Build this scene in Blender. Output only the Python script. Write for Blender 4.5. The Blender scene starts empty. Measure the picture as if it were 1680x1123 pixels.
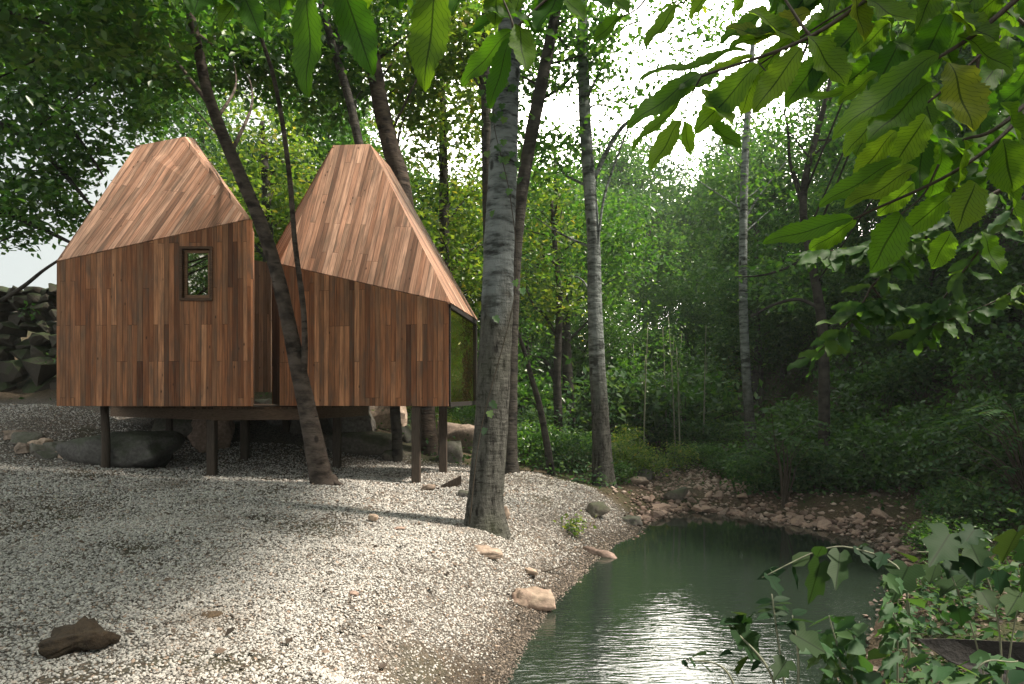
import bpy, bmesh, math, random
import numpy as np
from mathutils import Vector, Matrix, noise

sc = bpy.context.scene
C = sc.collection
R = math.radians

# ------------------------------------------------------------------ camera, sky, sun, exposure
CAM_Z, F, HZ, PW, PH = 1.7, 1120.0, 645.0, 1680.0, 1123.0
cam = bpy.data.objects.new('camera', bpy.data.cameras.new('camera'))
C.objects.link(cam)
cam.location = (0, 0, CAM_Z)
cam.rotation_euler = (R(90), 0, 0)
cam.data.sensor_fit = 'HORIZONTAL'
cam.data.sensor_width = 36
cam.data.lens = 36 * F / PW
cam.data.shift_y = (HZ - PH / 2) / PW
cam.data.clip_start = 0.05
cam.data.clip_end = 600
sc.camera = cam

SUN_EL, SUN_AZ = R(55), R(96)          # azimuth clockwise from +Y (the view direction)
SDIR = Vector((math.cos(SUN_EL) * math.sin(SUN_AZ), math.cos(SUN_EL) * math.cos(SUN_AZ), math.sin(SUN_EL)))
sun = bpy.data.objects.new('sun', bpy.data.lights.new('sun', 'SUN'))
C.objects.link(sun)
sun.data.energy = 5.0
sun.data.angle = R(5.0)
sun.data.color = (1.0, 0.89, 0.76)
sun.rotation_euler = SDIR.to_track_quat('Z', 'Y').to_euler()
sun.location = SDIR * 40

w = bpy.data.worlds.new('World')
sc.world = w
w.use_nodes = True
nt = w.node_tree
for n in list(nt.nodes):
    nt.nodes.remove(n)
wo = nt.nodes.new('ShaderNodeOutputWorld')
bg = nt.nodes.new('ShaderNodeBackground')
bg.inputs['Strength'].default_value = 0.1
sky = nt.nodes.new('ShaderNodeTexSky')
sky.sky_type = 'NISHITA'
sky.sun_disc = False
sky.sun_elevation = SUN_EL
sky.sun_rotation = SUN_AZ
sky.dust_density = 3.0
tc = nt.nodes.new('ShaderNodeTexCoord')
cn = nt.nodes.new('ShaderNodeTexNoise')
cn.inputs['Scale'].default_value = 2.2
cn.inputs['Detail'].default_value = 6
cr = nt.nodes.new('ShaderNodeValToRGB')
cr.color_ramp.elements[0].position = 0.30
cr.color_ramp.elements[0].color = (.86, .86, .86, 1)
cr.color_ramp.elements[1].position = 0.52
cr.color_ramp.elements[1].color = (1, 1, 1, 1)
mx = nt.nodes.new('ShaderNodeMix')
mx.data_type = 'RGBA'
mx.inputs[7].default_value = (3.8, 4.05, 3.95, 1)      # white cloud cover
nt.links.new(tc.outputs['Generated'], cn.inputs['Vector'])
nt.links.new(cn.outputs['Fac'], cr.inputs['Fac'])
nt.links.new(cr.outputs['Color'], mx.inputs[0])
nt.links.new(sky.outputs['Color'], mx.inputs[6])
# the cloud is brightest where it thins over the head of the valley
nrmv = nt.nodes.new('ShaderNodeVectorMath'); nrmv.operation = 'NORMALIZE'
nt.links.new(tc.outputs['Generated'], nrmv.inputs[0])
dotv = nt.nodes.new('ShaderNodeVectorMath'); dotv.operation = 'DOT_PRODUCT'
dotv.inputs[1].default_value = Vector((.26, 1, .34)).normalized()
nt.links.new(nrmv.outputs[0], dotv.inputs[0])
mxa = nt.nodes.new('ShaderNodeMath'); mxa.operation = 'MAXIMUM'; mxa.inputs[1].default_value = 0
nt.links.new(dotv.outputs['Value'], mxa.inputs[0])
pw = nt.nodes.new('ShaderNodeMath'); pw.operation = 'POWER'; pw.inputs[1].default_value = 17
nt.links.new(mxa.outputs[0], pw.inputs[0])
gl_ = nt.nodes.new('ShaderNodeVectorMath'); gl_.operation = 'SCALE'; gl_.inputs[0].default_value = (92, 87, 78)
nt.links.new(pw.outputs[0], gl_.inputs['Scale'])
sm_ = nt.nodes.new('ShaderNodeVectorMath'); sm_.operation = 'ADD'
nt.links.new(mx.outputs[2], sm_.inputs[0]); nt.links.new(gl_.outputs[0], sm_.inputs[1])
# and there is a broad bright bank of it behind the photographer, facing the cabins
dot2 = nt.nodes.new('ShaderNodeVectorMath'); dot2.operation = 'DOT_PRODUCT'
dot2.inputs[1].default_value = Vector((-.45, -1, .6)).normalized()
nt.links.new(nrmv.outputs[0], dot2.inputs[0])
mx2 = nt.nodes.new('ShaderNodeMath'); mx2.operation = 'MAXIMUM'; mx2.inputs[1].default_value = 0
nt.links.new(dot2.outputs['Value'], mx2.inputs[0])
pw2 = nt.nodes.new('ShaderNodeMath'); pw2.operation = 'POWER'; pw2.inputs[1].default_value = 5
nt.links.new(mx2.outputs[0], pw2.inputs[0])
gl2 = nt.nodes.new('ShaderNodeVectorMath'); gl2.operation = 'SCALE'; gl2.inputs[0].default_value = (6.8, 6.5, 6.1)
nt.links.new(pw2.outputs[0], gl2.inputs['Scale'])
sm2 = nt.nodes.new('ShaderNodeVectorMath'); sm2.operation = 'ADD'
nt.links.new(sm_.outputs[0], sm2.inputs[0]); nt.links.new(gl2.outputs[0], sm2.inputs[1])
nt.links.new(sm2.outputs[0], bg.inputs['Color'])
nt.links.new(bg.outputs[0], wo.inputs['Surface'])

sc.view_settings.view_transform = 'Standard'
sc.view_settings.look = 'None'
sc.view_settings.gamma = 1
sc.view_settings.exposure = 1.0
sc.render.engine = 'CYCLES'
sc.cycles.max_bounces = 10
sc.cycles.diffuse_bounces = 4
sc.cycles.transmission_bounces = 6
sc.cycles.transparent_max_bounces = 8
sc.cycles.sample_clamp_indirect = 6
sc.cycles.use_denoising = True

# ------------------------------------------------------------------ helpers
def W(px, py, d):
    """a point of the place, d metres ahead of where the photographer stood"""
    return Vector(((px - 840) / F * d, d, CAM_Z + (HZ - py) / F * d))

def tag(o, label=None, cat=None, group=None, kind=None):
    if label: o['label'] = label
    if cat: o['category'] = cat
    if group: o['group'] = group
    if kind: o['kind'] = kind
    return o

def thing(name, label, cat, loc=(0, 0, 0), rz=0, group=None):
    o = bpy.data.objects.new(name, None)
    C.objects.link(o)
    o.empty_display_size = 0.2
    o.location = loc
    o.rotation_euler = (0, 0, rz)
    return tag(o, label, cat, group)

def link(name, me, mat, parent=None, smooth=False):
    o = bpy.data.objects.new(name, me)
    C.objects.link(o)
    if mat is not None:
        me.materials.append(mat)
    if smooth:
        me.polygons.foreach_set('use_smooth', np.ones(len(me.polygons), dtype=bool))
    if parent is not None:
        o.parent = parent
    return o

def np_mesh(name, V, T):
    """triangle mesh from arrays"""
    V = np.asarray(V, dtype=np.float32); T = np.asarray(T, dtype=np.int32)
    me = bpy.data.meshes.new(name)
    me.vertices.add(len(V)); me.vertices.foreach_set('co', V.ravel())
    k = T.shape[1]
    me.loops.add(T.size); me.loops.foreach_set('vertex_index', T.ravel())
    me.polygons.add(len(T))
    me.polygons.foreach_set('loop_start', np.arange(0, T.size, k, dtype=np.int32))
    me.update(calc_edges=True)
    me.validate()
    return me

def copy_tree(o, parent=None):
    c = o.copy(); C.objects.link(c)
    if parent is not None:
        c.parent = parent
    for ch in list(o.children):
        copy_tree(ch, c)
    return c

def spline(pts, n):
    P = np.array([list(p) for p in pts], dtype=float)
    if len(P) == 2:
        t = np.linspace(0, 1, n)[:, None]
        return P[0] * (1 - t) + P[1] * t
    Q = np.vstack([2 * P[0] - P[1], P, 2 * P[-1] - P[-2]])
    out = []
    for t in np.linspace(0, len(P) - 1 - 1e-6, n):
        i = int(t); f = t - i
        p0, p1, p2, p3 = Q[i], Q[i + 1], Q[i + 2], Q[i + 3]
        out.append(.5 * (2 * p1 + (p2 - p0) * f + (2 * p0 - 5 * p1 + 4 * p2 - p3) * f * f + (3 * p1 - p0 - 3 * p2 + p3) * f ** 3))
    return np.array(out)

class Tubes:
    """collects tubes; build() makes one mesh"""
    def __init__(s): s.V = []; s.T = []; s.n = 0
    def add(s, pts, radii, sides=10, n=None, rough=0.0, seed=0):
        n = n or max(3, len(pts) * 4)
        P = spline(pts, n)
        rr = np.interp(np.linspace(0, 1, n), np.linspace(0, 1, len(radii)), radii)
        tg = np.gradient(P, axis=0); tg /= np.linalg.norm(tg, axis=1)[:, None] + 1e-9
        ref = np.array([0, 1, 0.]) if abs(tg[:, 1]).mean() < .8 else np.array([1., 0, 0])
        a = np.cross(tg, ref); a /= np.linalg.norm(a, axis=1)[:, None] + 1e-9
        b = np.cross(tg, a)
        th = np.linspace(0, 2 * math.pi, sides, endpoint=False)
        ring = rr[:, None]
        if rough:
            rs = np.random.RandomState(seed)
            lobes = sum(rs.normal(0, 1 / k) * np.cos(k * th + rs.rand() * 6) for k in (2, 3, 4, 5))
            lump = np.array([noise.noise(Vector((i * .35 + seed, 0, 0))) for i in range(n)])
            ring = rr[:, None] * (1 + rough * (lobes[None, :] * .5 + lump[:, None] + rs.normal(0, .25, (n, sides))))
        V = P[:, None, :] + ring[..., None] * (np.cos(th)[None, :, None] * a[:, None, :] + np.sin(th)[None, :, None] * b[:, None, :])
        V = V.reshape(-1, 3)
        i, j = np.meshgrid(np.arange(n - 1), np.arange(sides), indexing='ij')
        q = np.stack([i * sides + j, i * sides + (j + 1) % sides, (i + 1) * sides + (j + 1) % sides, (i + 1) * sides + j], -1).reshape(-1, 4)
        V = np.vstack([V, P[:1], P[-1:]])
        k = len(V)
        jj = np.arange(sides)
        c0 = np.stack([(jj + 1) % sides, jj, np.full(sides, k - 2)], -1)
        c1 = np.stack([(n - 1) * sides + jj, (n - 1) * sides + (jj + 1) % sides, np.full(sides, k - 1)], -1)
        T = np.vstack([q[:, [0, 1, 2]], q[:, [0, 2, 3]], c0, c1])
        s.V.append(V); s.T.append(T + s.n); s.n += k
    def build(s, name, mat, parent=None):
        return link(name, np_mesh(name, np.vstack(s.V), np.vstack(s.T)), mat, parent, True)

def leaf_arrays(cen, rs, L, up=1.0, wid=.55, fold=.18, droop=0.25, jit=.35):
    """many small folded leaves: 4 points, two triangles each"""
    N = len(cen)
    nrm = rs.normal(0, .75, (N, 3)); nrm[:, 2] += up
    nrm /= np.linalg.norm(nrm, axis=1)[:, None]
    d = rs.normal(0, 1, (N, 3)); d[:, 2] -= droop
    d -= nrm * (d * nrm).sum(1)[:, None]
    d /= np.linalg.norm(d, axis=1)[:, None] + 1e-9
    sd = np.cross(nrm, d)
    ln = (L * (1 + rs.uniform(-jit, jit, N)))[:, None]
    wd = ln * wid
    mid = cen - d * ln * .08
    V = np.stack([cen - d * ln * .5, mid + sd * wd * .5 + nrm * wd * fold, cen + d * ln * .5, mid - sd * wd * .5 + nrm * wd * fold], 1).reshape(-1, 3)
    b = (np.arange(N) * 4)[:, None]
    T = np.stack([b + [0, 2, 1], b + [0, 3, 2]], 1).reshape(-1, 3)
    return V, T

def clump_points(rs, ells, ncl, per, sig, flat=.55, shell=.5):
    """leaf positions gathered in clumps spread through ellipsoids; returns points, clump centres"""
    cs = []
    vol = np.array([e[3] * e[4] * e[5] for e in ells]); vol = vol / vol.sum()
    for e, v in zip(ells, vol):
        k = max(1, int(round(ncl * v)))
        u = rs.normal(0, 1, (k, 3)); u /= np.linalg.norm(u, axis=1)[:, None]
        r = rs.uniform(0, 1, k) ** (1 / 3 * shell * 1.6)
        cs.append(np.array(e[:3]) + u * r[:, None] * np.array(e[3:6]))
    cs = np.vstack(cs)
    sz = rs.uniform(.55, 1.35, len(cs))
    cnt = (per * sz ** 2).astype(int) + 3
    idx = np.repeat(np.arange(len(cs)), cnt)
    P = cs[idx] + rs.normal(0, 1, (len(idx), 3)) * np.array([sig, sig, sig * flat]) * sz[idx][:, None]
    return P, cs

# ------------------------------------------------------------------ materials
def newmat(name):
    m = bpy.data.materials.new(name)
    m.use_nodes = True
    for n in list(m.node_tree.nodes):
        m.node_tree.nodes.remove(n)
    out = m.node_tree.nodes.new('ShaderNodeOutputMaterial')
    return m, m.node_tree, out

def N(t, kind, **kw):
    n = t.nodes.new('ShaderNode' + kind)
    for k, v in kw.items():
        if k in n.inputs.keys():
            n.inputs[k].default_value = v
        else:
            setattr(n, k, v)
    return n

def ramp(t, fac, stops, interp='LINEAR'):
    n = t.nodes.new('ShaderNodeValToRGB')
    n.color_ramp.interpolation = interp
    e = n.color_ramp.elements
    while len(e) < len(stops):
        e.new(.5)
    for el, (p, c) in zip(e, stops):
        el.position = p
        el.color = (*c, 1) if len(c) == 3 else c
    t.links.new(fac, n.inputs['Fac'])
    return n.outputs['Color']

def math_(t, op, a, b=None):
    n = t.nodes.new('ShaderNodeMath'); n.operation = op
    for i, v in enumerate((a, b)):
        if v is None: continue
        if isinstance(v, (int, float)): n.inputs[i].default_value = v
        else: t.links.new(v, n.inputs[i])
    return n.outputs[0]

def mix(t, fac, a, b, mode='MIX'):
    n = t.nodes.new('ShaderNodeMix'); n.data_type = 'RGBA'; n.blend_type = mode
    for i, v in ((0, fac), (6, a), (7, b)):
        if isinstance(v, (int, float)): n.inputs[i].default_value = v
        elif isinstance(v, tuple): n.inputs[i].default_value = (*v, 1)
        else: t.links.new(v, n.inputs[i])
    return n.outputs[2]

def mapped(t, src, scale, loc=(0, 0, 0)):
    n = t.nodes.new('ShaderNodeMapping')
    n.inputs['Scale'].default_value = scale
    n.inputs['Location'].default_value = loc
    t.links.new(src, n.inputs['Vector'])
    return n.outputs[0]

def noise_(t, vec, scale, detail=4, rough=.55, out='Fac'):
    n = N(t, 'TexNoise'); n.inputs['Scale'].default_value = scale
    n.inputs['Detail'].default_value = detail; n.inputs['Roughness'].default_value = rough
    t.links.new(vec, n.inputs['Vector'])
    return n.outputs[out]

def principled(t, out, col, rough=.8, bump=None, bs=.3, bd=.02, spec=.3):
    p = N(t, 'BsdfPrincipled')
    if isinstance(col, tuple): p.inputs['Base Color'].default_value = (*col, 1)
    else: t.links.new(col, p.inputs['Base Color'])
    if isinstance(rough, (int, float)): p.inputs['Roughness'].default_value = rough
    else: t.links.new(rough, p.inputs['Roughness'])
    p.inputs['Specular IOR Level'].default_value = spec
    if bump is not None:
        b = N(t, 'Bump'); b.inputs['Strength'].default_value = bs; b.inputs['Distance'].default_value = bd
        t.links.new(bump, b.inputs['Height']); t.links.new(b.outputs[0], p.inputs['Normal'])
    t.links.new(p.outputs[0], out.inputs['Surface'])
    return p

def leaf_mat(name, stops, trans=.45, tint=(1.5, 1.35, .5), gloss=.05, veins=False, lift=1.0):
    m, t, out = newmat(name)
    g = N(t, 'NewGeometry')
    grough = .6 if gloss < .03 else .34
    stops = [(p_, tuple(c_ * lift for c_ in k_)) for p_, k_ in stops]
    col = ramp(t, g.outputs['Random Per Island'], stops)
    tcn = N(t, 'TexCoord')
    if veins:
        sp = N(t, 'SeparateXYZ'); t.links.new(tcn.outputs['UV'], sp.inputs[0])
        u = math_(t, 'ABSOLUTE', sp.outputs[0])                        # 0 at the midrib
        ph = math_(t, 'SUBTRACT', math_(t, 'MULTIPLY', sp.outputs[1], 15.0), math_(t, 'MULTIPLY', u, 3.4))
        fr = math_(t, 'ABSOLUTE', math_(t, 'SUBTRACT', math_(t, 'FRACT', ph), .5))
        side = math_(t, 'LESS_THAN', fr, .055)
        mid = math_(t, 'LESS_THAN', u, .05)
        v = math_(t, 'MAXIMUM', mid, math_(t, 'MULTIPLY', side, .7))
        blot = noise_(t, tcn.outputs['Object'], 14, 3)
        col = mix(t, math_(t, 'MULTIPLY', blot, .5), col, mix(t, 1.0, col, (.55, .6, .5), 'MULTIPLY'))
        col = mix(t, math_(t, 'MULTIPLY', v, .8), col, (.006, .018, .003))
    else:
        no = noise_(t, tcn.outputs['Object'], .55, 2)
        col = mix(t, no, mix(t, 1.0, col, (.6, .75, .7), 'MULTIPLY'), mix(t, 1.0, col, (1.35, 1.2, .9), 'MULTIPLY'))
    d = N(t, 'BsdfDiffuse'); t.links.new(col, d.inputs['Color'])
    tr = N(t, 'BsdfTranslucent'); t.links.new(mix(t, 1.0, col, tint, 'MULTIPLY'), tr.inputs['Color'])
    a = N(t, 'MixShader'); a.inputs[0].default_value = trans
    t.links.new(d.outputs[0], a.inputs[1]); t.links.new(tr.outputs[0], a.inputs[2])
    gl = N(t, 'BsdfGlossy'); gl.inputs['Roughness'].default_value = grough
    b = N(t, 'MixShader'); b.inputs[0].default_value = gloss
    t.links.new(a.outputs[0], b.inputs[1]); t.links.new(gl.outputs[0], b.inputs[2])
    t.links.new(b.outputs[0], out.inputs['Surface'])
    return m

def board_mat(name, stops, width=.098, length=2.1, dark=1.0):
    m, t, out = newmat(name)
    uv = N(t, 'UVMap').outputs[0]
    sp = N(t, 'SeparateXYZ'); t.links.new(uv, sp.inputs[0])
    wob = math_(t, 'MULTIPLY', noise_(t, mapped(t, uv, (.9, .02, 1)), 5, 1), .09)
    uu = math_(t, 'DIVIDE', math_(t, 'ADD', sp.outputs[0], wob), width)
    colid = math_(t, 'FLOOR', uu)
    wn = N(t, 'TexWhiteNoise', noise_dimensions='1D'); t.links.new(colid, wn.inputs['W'])
    vv = math_(t, 'DIVIDE', math_(t, 'ADD', sp.outputs[1], math_(t, 'MULTIPLY', math_(t, 'ROUND', math_(t, 'MULTIPLY', wn.outputs['Value'], 3.0)), length * .31)), length)
    rowid = math_(t, 'FLOOR', vv)
    cb = N(t, 'CombineXYZ'); t.links.new(colid, cb.inputs[0]); t.links.new(rowid, cb.inputs[1])
    idn = N(t, 'TexWhiteNoise', noise_dimensions='2D'); t.links.new(cb.outputs[0], idn.inputs['Vector'])
    wn2 = N(t, 'TexWhiteNoise', noise_dimensions='1D'); t.links.new(math_(t, 'ADD', colid, 91.7), wn2.inputs['W'])
    col = ramp(t, math_(t, 'SUBTRACT', math_(t, 'ADD', math_(t, 'MULTIPLY', wn2.outputs['Value'], .80), math_(t, 'MULTIPLY', idn.outputs['Value'], .74)), .27), stops)
    # grain, its pattern shifted from board to board
    off = N(t, 'VectorMath', operation='SCALE'); off.inputs['Scale'].default_value = 37.0
    t.links.new(idn.outputs['Color'], off.inputs[0])
    ad = N(t, 'VectorMath', operation='ADD'); t.links.new(mapped(t, uv, (30, 1.3, 1)), ad.inputs[0]); t.links.new(off.outputs[0], ad.inputs[1])
    gr = noise_(t, ad.outputs[0], 1.0, 6, .65)
    col = mix(t, ramp(t, gr, [(.3, (0, 0, 0)), (.72, (1, 1, 1))]), mix(t, 1.0, col, (1.42, 1.38, 1.32), 'MULTIPLY'), mix(t, 1.0, col, (.40, .37, .35), 'MULTIPLY'))
    # weathered grey patches and knots
    ad2 = N(t, 'VectorMath', operation='ADD'); t.links.new(mapped(t, uv, (7, 1.4, 1)), ad2.inputs[0]); t.links.new(off.outputs[0], ad2.inputs[1])
    wp = noise_(t, ad2.outputs[0], 1.0, 4, .6)
    col = mix(t, ramp(t, wp, [(.46, (0, 0, 0)), (.7, (.7, .7, .7))]), col, (.105, .082, .062))
    vo = N(t, 'TexVoronoi'); vo.inputs['Scale'].default_value = 1.0
    t.links.new(mapped(t, uv, (5.5, 2.6, 1)), vo.inputs['Vector'])
    col = mix(t, ramp(t, vo.outputs['Distance'], [(.035, (.85, .85, .85)), (.10, (0, 0, 0))]), col, (.035, .018, .01))
    vo2 = N(t, 'TexVoronoi'); vo2.inputs['Scale'].default_value = 1.0
    t.links.new(mapped(t, uv, (2.6, 2.1, 1), (3.3, 7.7, 0)), vo2.inputs['Vector'])
    col = mix(t, ramp(t, vo2.outputs['Distance'], [(.008, (.8, .8, .8)), (.016, (0, 0, 0))]), col, (.55, .5, .45))
    # joints
    fu = math_(t, 'FRACT', uu); fv = math_(t, 'FRACT', vv)
    eu = math_(t, 'MINIMUM', fu, math_(t, 'SUBTRACT', 1.0, fu))
    ev = math_(t, 'MULTIPLY', math_(t, 'MINIMUM', fv, math_(t, 'SUBTRACT', 1.0, fv)), length / width)
    e = math_(t, 'MINIMUM', eu, ev)
    jo = ramp(t, e, [(.015, (0, 0, 0)), (.05, (1, 1, 1))])
    col = mix(t, jo, mix(t, 1.0, col, (.35, .33, .3), 'MULTIPLY'), col)
    h = math_(t, 'ADD', math_(t, 'MULTIPLY', jo, 1.0), math_(t, 'ADD', math_(t, 'MULTIPLY', gr, .25), math_(t, 'MULTIPLY', idn.outputs['Value'], .5)))
    principled(t, out, col, .72, h, .55, .008, .25)
    return m

def bark_mat(name, pale, mid, dark, zsplit=None, zsoft=.6, low=None, hs=7.0):
    """pale bark with dark horizontal scars; below zsplit rough old bark with cracks"""
    m, t, out = newmat(name)
    ob = N(t, 'TexCoord').outputs['Object']
    n1 = noise_(t, mapped(t, ob, (2.2, 2.2, hs)), 1.6, 5, .6)
    n2 = noise_(t, mapped(t, ob, (1.3, 1.3, 9)), 3.2, 3, .5)
    big = noise_(t, ob, 1.1, 3)
    col = ramp(t, n1, [(.36, dark), (.46, mid), (.6, pale)])
    col = mix(t, ramp(t, n2, [(.28, (1, 1, 1)), (.37, (0, 0, 0))]), col, dark)
    vo = N(t, 'TexVoronoi'); vo.inputs['Scale'].default_value = 1.0
    t.links.new(mapped(t, ob, (3.4, 3.4, 2.0)), vo.inputs['Vector'])
    col = mix(t, ramp(t, math_(t, 'ADD', vo.outputs['Distance'], math_(t, 'MULTIPLY', n2, .12)), [(.17, (.9, .9, .9)), (.24, (0, 0, 0))]), col, dark)
    col = mix(t, ramp(t, big, [(.45, (0, 0, 0)), (.7, (.6, .6, .6))]), col, mid)
    h = math_(t, 'ADD', n1, math_(t, 'MULTIPLY', n2, .5))
    if zsplit is not None:
        sp = N(t, 'SeparateXYZ'); t.links.new(ob, sp.inputs[0])
        cr_ = noise_(t, mapped(t, ob, (9, 9, 2.4)), 1.5, 6, .7)
        c2 = noise_(t, mapped(t, ob, (3, 3, 11)), 1.7, 5, .6)
        lowc = ramp(t, cr_, [(.36, (.012, .011, .009)), (.47, low), (.7, tuple(x * 1.7 for x in low))])
        lowc = mix(t, ramp(t, c2, [(.34, (.85, .85, .85)), (.43, (0, 0, 0))]), lowc, (.02, .018, .014))
        lowc = mix(t, ramp(t, big, [(.5, (0, 0, 0)), (.72, (.5, .5, .5))]), lowc, (.05, .06, .03))
        zz = math_(t, 'ADD', sp.outputs[2], math_(t, 'MULTIPLY', math_(t, 'SUBTRACT', noise_(t, mapped(t, ob, (2.5, 2.5, .7)), 1.6, 4), .5), 2.2))
        f = math_(t, 'DIVIDE', math_(t, 'SUBTRACT', zz, zsplit - zsoft), 2 * zsoft)
        fc = N(t, 'Clamp'); t.links.new(f, fc.inputs[0])
        col = mix(t, fc.outputs[0], lowc, col)
        h = math_(t, 'ADD', h, math_(t, 'MULTIPLY', cr_, 2.0))
    principled(t, out, col, .85, h, 1.0, .04, .2)
    return m

def rock_mat(name, c1, c2, moss=0.0, scale=3.0):
    m, t, out = newmat(name)
    ob = N(t, 'TexCoord').outputs['Object']
    oi = N(t, 'ObjectInfo').outputs['Random']
    n1 = noise_(t, ob, scale, 8, .65)
    n2 = noise_(t, ob, scale * 5, 5, .6)
    col = mix(t, ramp(t, n1, [(.3, (0, 0, 0)), (.7, (1, 1, 1))]), c1, c2)
    col = mix(t, .45, col, ramp(t, n2, [(.3, (.05, .045, .04)), (.7, tuple(min(1, x * 1.6) for x in c2))]))
    col = mix(t, oi, mix(t, 1.0, col, (.6, .6, .62), 'MULTIPLY'), mix(t, 1.0, col, (1.3, 1.25, 1.2), 'MULTIPLY'))
    if moss:
        g = N(t, 'NewGeometry'); sp = N(t, 'SeparateXYZ'); t.links.new(g.outputs['Normal'], sp.inputs[0])
        f = math_(t, 'MULTIPLY', ramp(t, math_(t, 'ADD', math_(t, 'MULTIPLY', sp.outputs[2], .25), n1), [(.52, (0, 0, 0)), (.7, (1, 1, 1))]), moss)
        col = mix(t, f, col, (.03, .05, .015))
    principled(t, out, col, .85, math_(t, 'ADD', n1, math_(t, 'MULTIPLY', n2, .3)), .7, .04, .25)
    return m

WOODS = [(0, (.075, .036, .02)), (.16, (.17, .083, .044)), (.34, (.24, .118, .062)), (.5, (.20, .122, .076)), (.66, (.30, .155, .083)), (.84, (.25, .135, .077)), (1, (.40, .235, .14))]
ROOFW = [(0, (.14, .085, .06)), (.18, (.23, .14, .098)), (.38, (.32, .185, .125)), (.58, (.30, .205, .15)), (.78, (.37, .23, .165)), (1, (.46, .325, .25))]
def warm(st, k=(1.08, .93, .80)): return [(p_, tuple(a * b for a, b in zip(c_, k))) for p_, c_ in st]
WOODS, ROOFW = warm(WOODS, (1.30, 1.09, .96)), warm(ROOFW, (1.2, 1.09, 1.04))
M_wall = board_mat('wall_boards', WOODS)
M_roof = board_mat('roof_boards', ROOFW)
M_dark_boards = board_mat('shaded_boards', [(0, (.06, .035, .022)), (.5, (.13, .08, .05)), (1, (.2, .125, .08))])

def plain_wood(name, c1, c2, sc_=(3, 3, 18)):
    m, t, out = newmat(name)
    ob = N(t, 'TexCoord').outputs['Object']
    n1 = noise_(t, mapped(t, ob, sc_), 3, 6, .6)
    principled(t, out, mix(t, ramp(t, n1, [(.3, (0, 0, 0)), (.7, (1, 1, 1))]), c1, c2), .75, n1, .4, .01, .25)
    return m
M_post = plain_wood('post_wood', (.035, .026, .02), (.085, .065, .05), (22, 22, 2))
M_beam = plain_wood('beam_wood', (.075, .05, .034), (.19, .13, .088), (4, 4, 30))
M_frame = plain_wood('window_wood', (.05, .028, .018), (.13, .075, .045))
M_floor = plain_wood('floor_wood', (.10, .05, .025), (.22, .11, .06))

def glass_mat(name, refl, tint, rtint=(.95, .95, .92), wav=(1, 1, 1), bs=.04):
    m, t, out = newmat(name)
    gl = N(t, 'BsdfGlossy'); gl.inputs['Roughness'].default_value = .015; gl.inputs['Color'].default_value = (*rtint, 1)
    tr = N(t, 'BsdfTransparent'); tr.inputs['Color'].default_value = (*tint, 1)
    fr = N(t, 'LayerWeight'); fr.inputs['Blend'].default_value = .35
    f = math_(t, 'MAXIMUM', fr.outputs['Fresnel'], refl)
    nb = noise_(t, mapped(t, N(t, 'TexCoord').outputs['Object'], wav), 1.3, 2)
    b = N(t, 'Bump'); b.inputs['Strength'].default_value = bs; b.inputs['Distance'].default_value = .05
    t.links.new(nb, b.inputs['Height']); t.links.new(b.outputs[0], gl.inputs['Normal'])
    s = N(t, 'MixShader'); t.links.new(f, s.inputs[0]); t.links.new(tr.outputs[0], s.inputs[1]); t.links.new(gl.outputs[0], s.inputs[2])
    t.links.new(s.outputs[0], out.inputs['Surface'])
    return m
M_glass = glass_mat('window_glass', .30, (.7, .68, .55), (1, .95, .85))

M_poplar = bark_mat('poplar_bark', (.27, .30, .30), (.15, .17, .17), (.02, .022, .02), 3.1, .3, (.078, .078, .068))
M_poplar_far = bark_mat('pale_poplar_bark', (.27, .30, .29), (.13, .15, .14), (.018, .02, .018), 2.4, .8, (.06, .06, .052))
M_bark = bark_mat('brown_bark', (.085, .065, .05), (.05, .038, .03), (.015, .012, .01), hs=5)
M_bark_leaning = bark_mat('leaning_bark', (.105, .084, .070), (.058, .045, .037), (.018, .014, .011), hs=4.5)  # brown-grey bark, a little paler than brown_bark
M_bark_dark = bark_mat('dark_bark', (.055, .05, .042), (.035, .032, .027), (.012, .011, .01), hs=4)
M_twig = plain_wood('twig_bark', (.03, .025, .018), (.07, .055, .04), (20, 20, 20))
M_sapling = plain_wood('sapling_bark', (.12, .13, .09), (.25, .26, .18), (10, 10, 3))

LF = {
    'deep': leaf_mat('leaf_deep_green', [(0, (.014, .05, .012)), (.5, (.026, .08, .016)), (1, (.05, .12, .02))], .5, lift=1.4),
    'mid': leaf_mat('leaf_mid_green', [(0, (.022, .070, .016)), (.5, (.046, .120, .028)), (1, (.092, .165, .042))], .54, (1.4, 1.5, .6), lift=1.35),
    'lime': leaf_mat('leaf_yellow_green', [(0, (.042, .09, .020)), (.5, (.085, .15, .032)), (.9, (.15, .20, .045)), (1, (.22, .19, .045))], .62, (1.45, 1.45, .6), lift=1.45),
    'cool': leaf_mat('leaf_cool_green', [(0, (.018, .060, .028)), (.5, (.038, .098, .042)), (1, (.075, .140, .060))], .48, gloss=.02, lift=1.15),
    'vine': leaf_mat('leaf_vine', [(0, (.012, .042, .018)), (.5, (.020, .054, .022)), (1, (.042, .08, .026))], .42, gloss=.012, veins=True),
    'chestnut': leaf_mat('leaf_chestnut', [(0, (.022, .08, .007)), (.5, (.036, .11, .010)), (1, (.065, .14, .014))], .62, (2.1, 1.9, .5), .012, True),
    'backlit': leaf_mat('leaf_chestnut_backlit', [(0, (.026, .08, .010)), (.5, (.045, .12, .014)), (.93, (.075, .155, .02)), (1, (.10, .14, .022))], .75, (4.0, 3.2, .9), .01, True),  # same chestnut leaf, lighter and more translucent; backlit glow put into the colour
    'glossy': leaf_mat('leaf_glossy', [(0, (.02, .07, .02)), (.6, (.045, .115, .03)), (1, (.075, .15, .04))], .55, gloss=.022),
}

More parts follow.
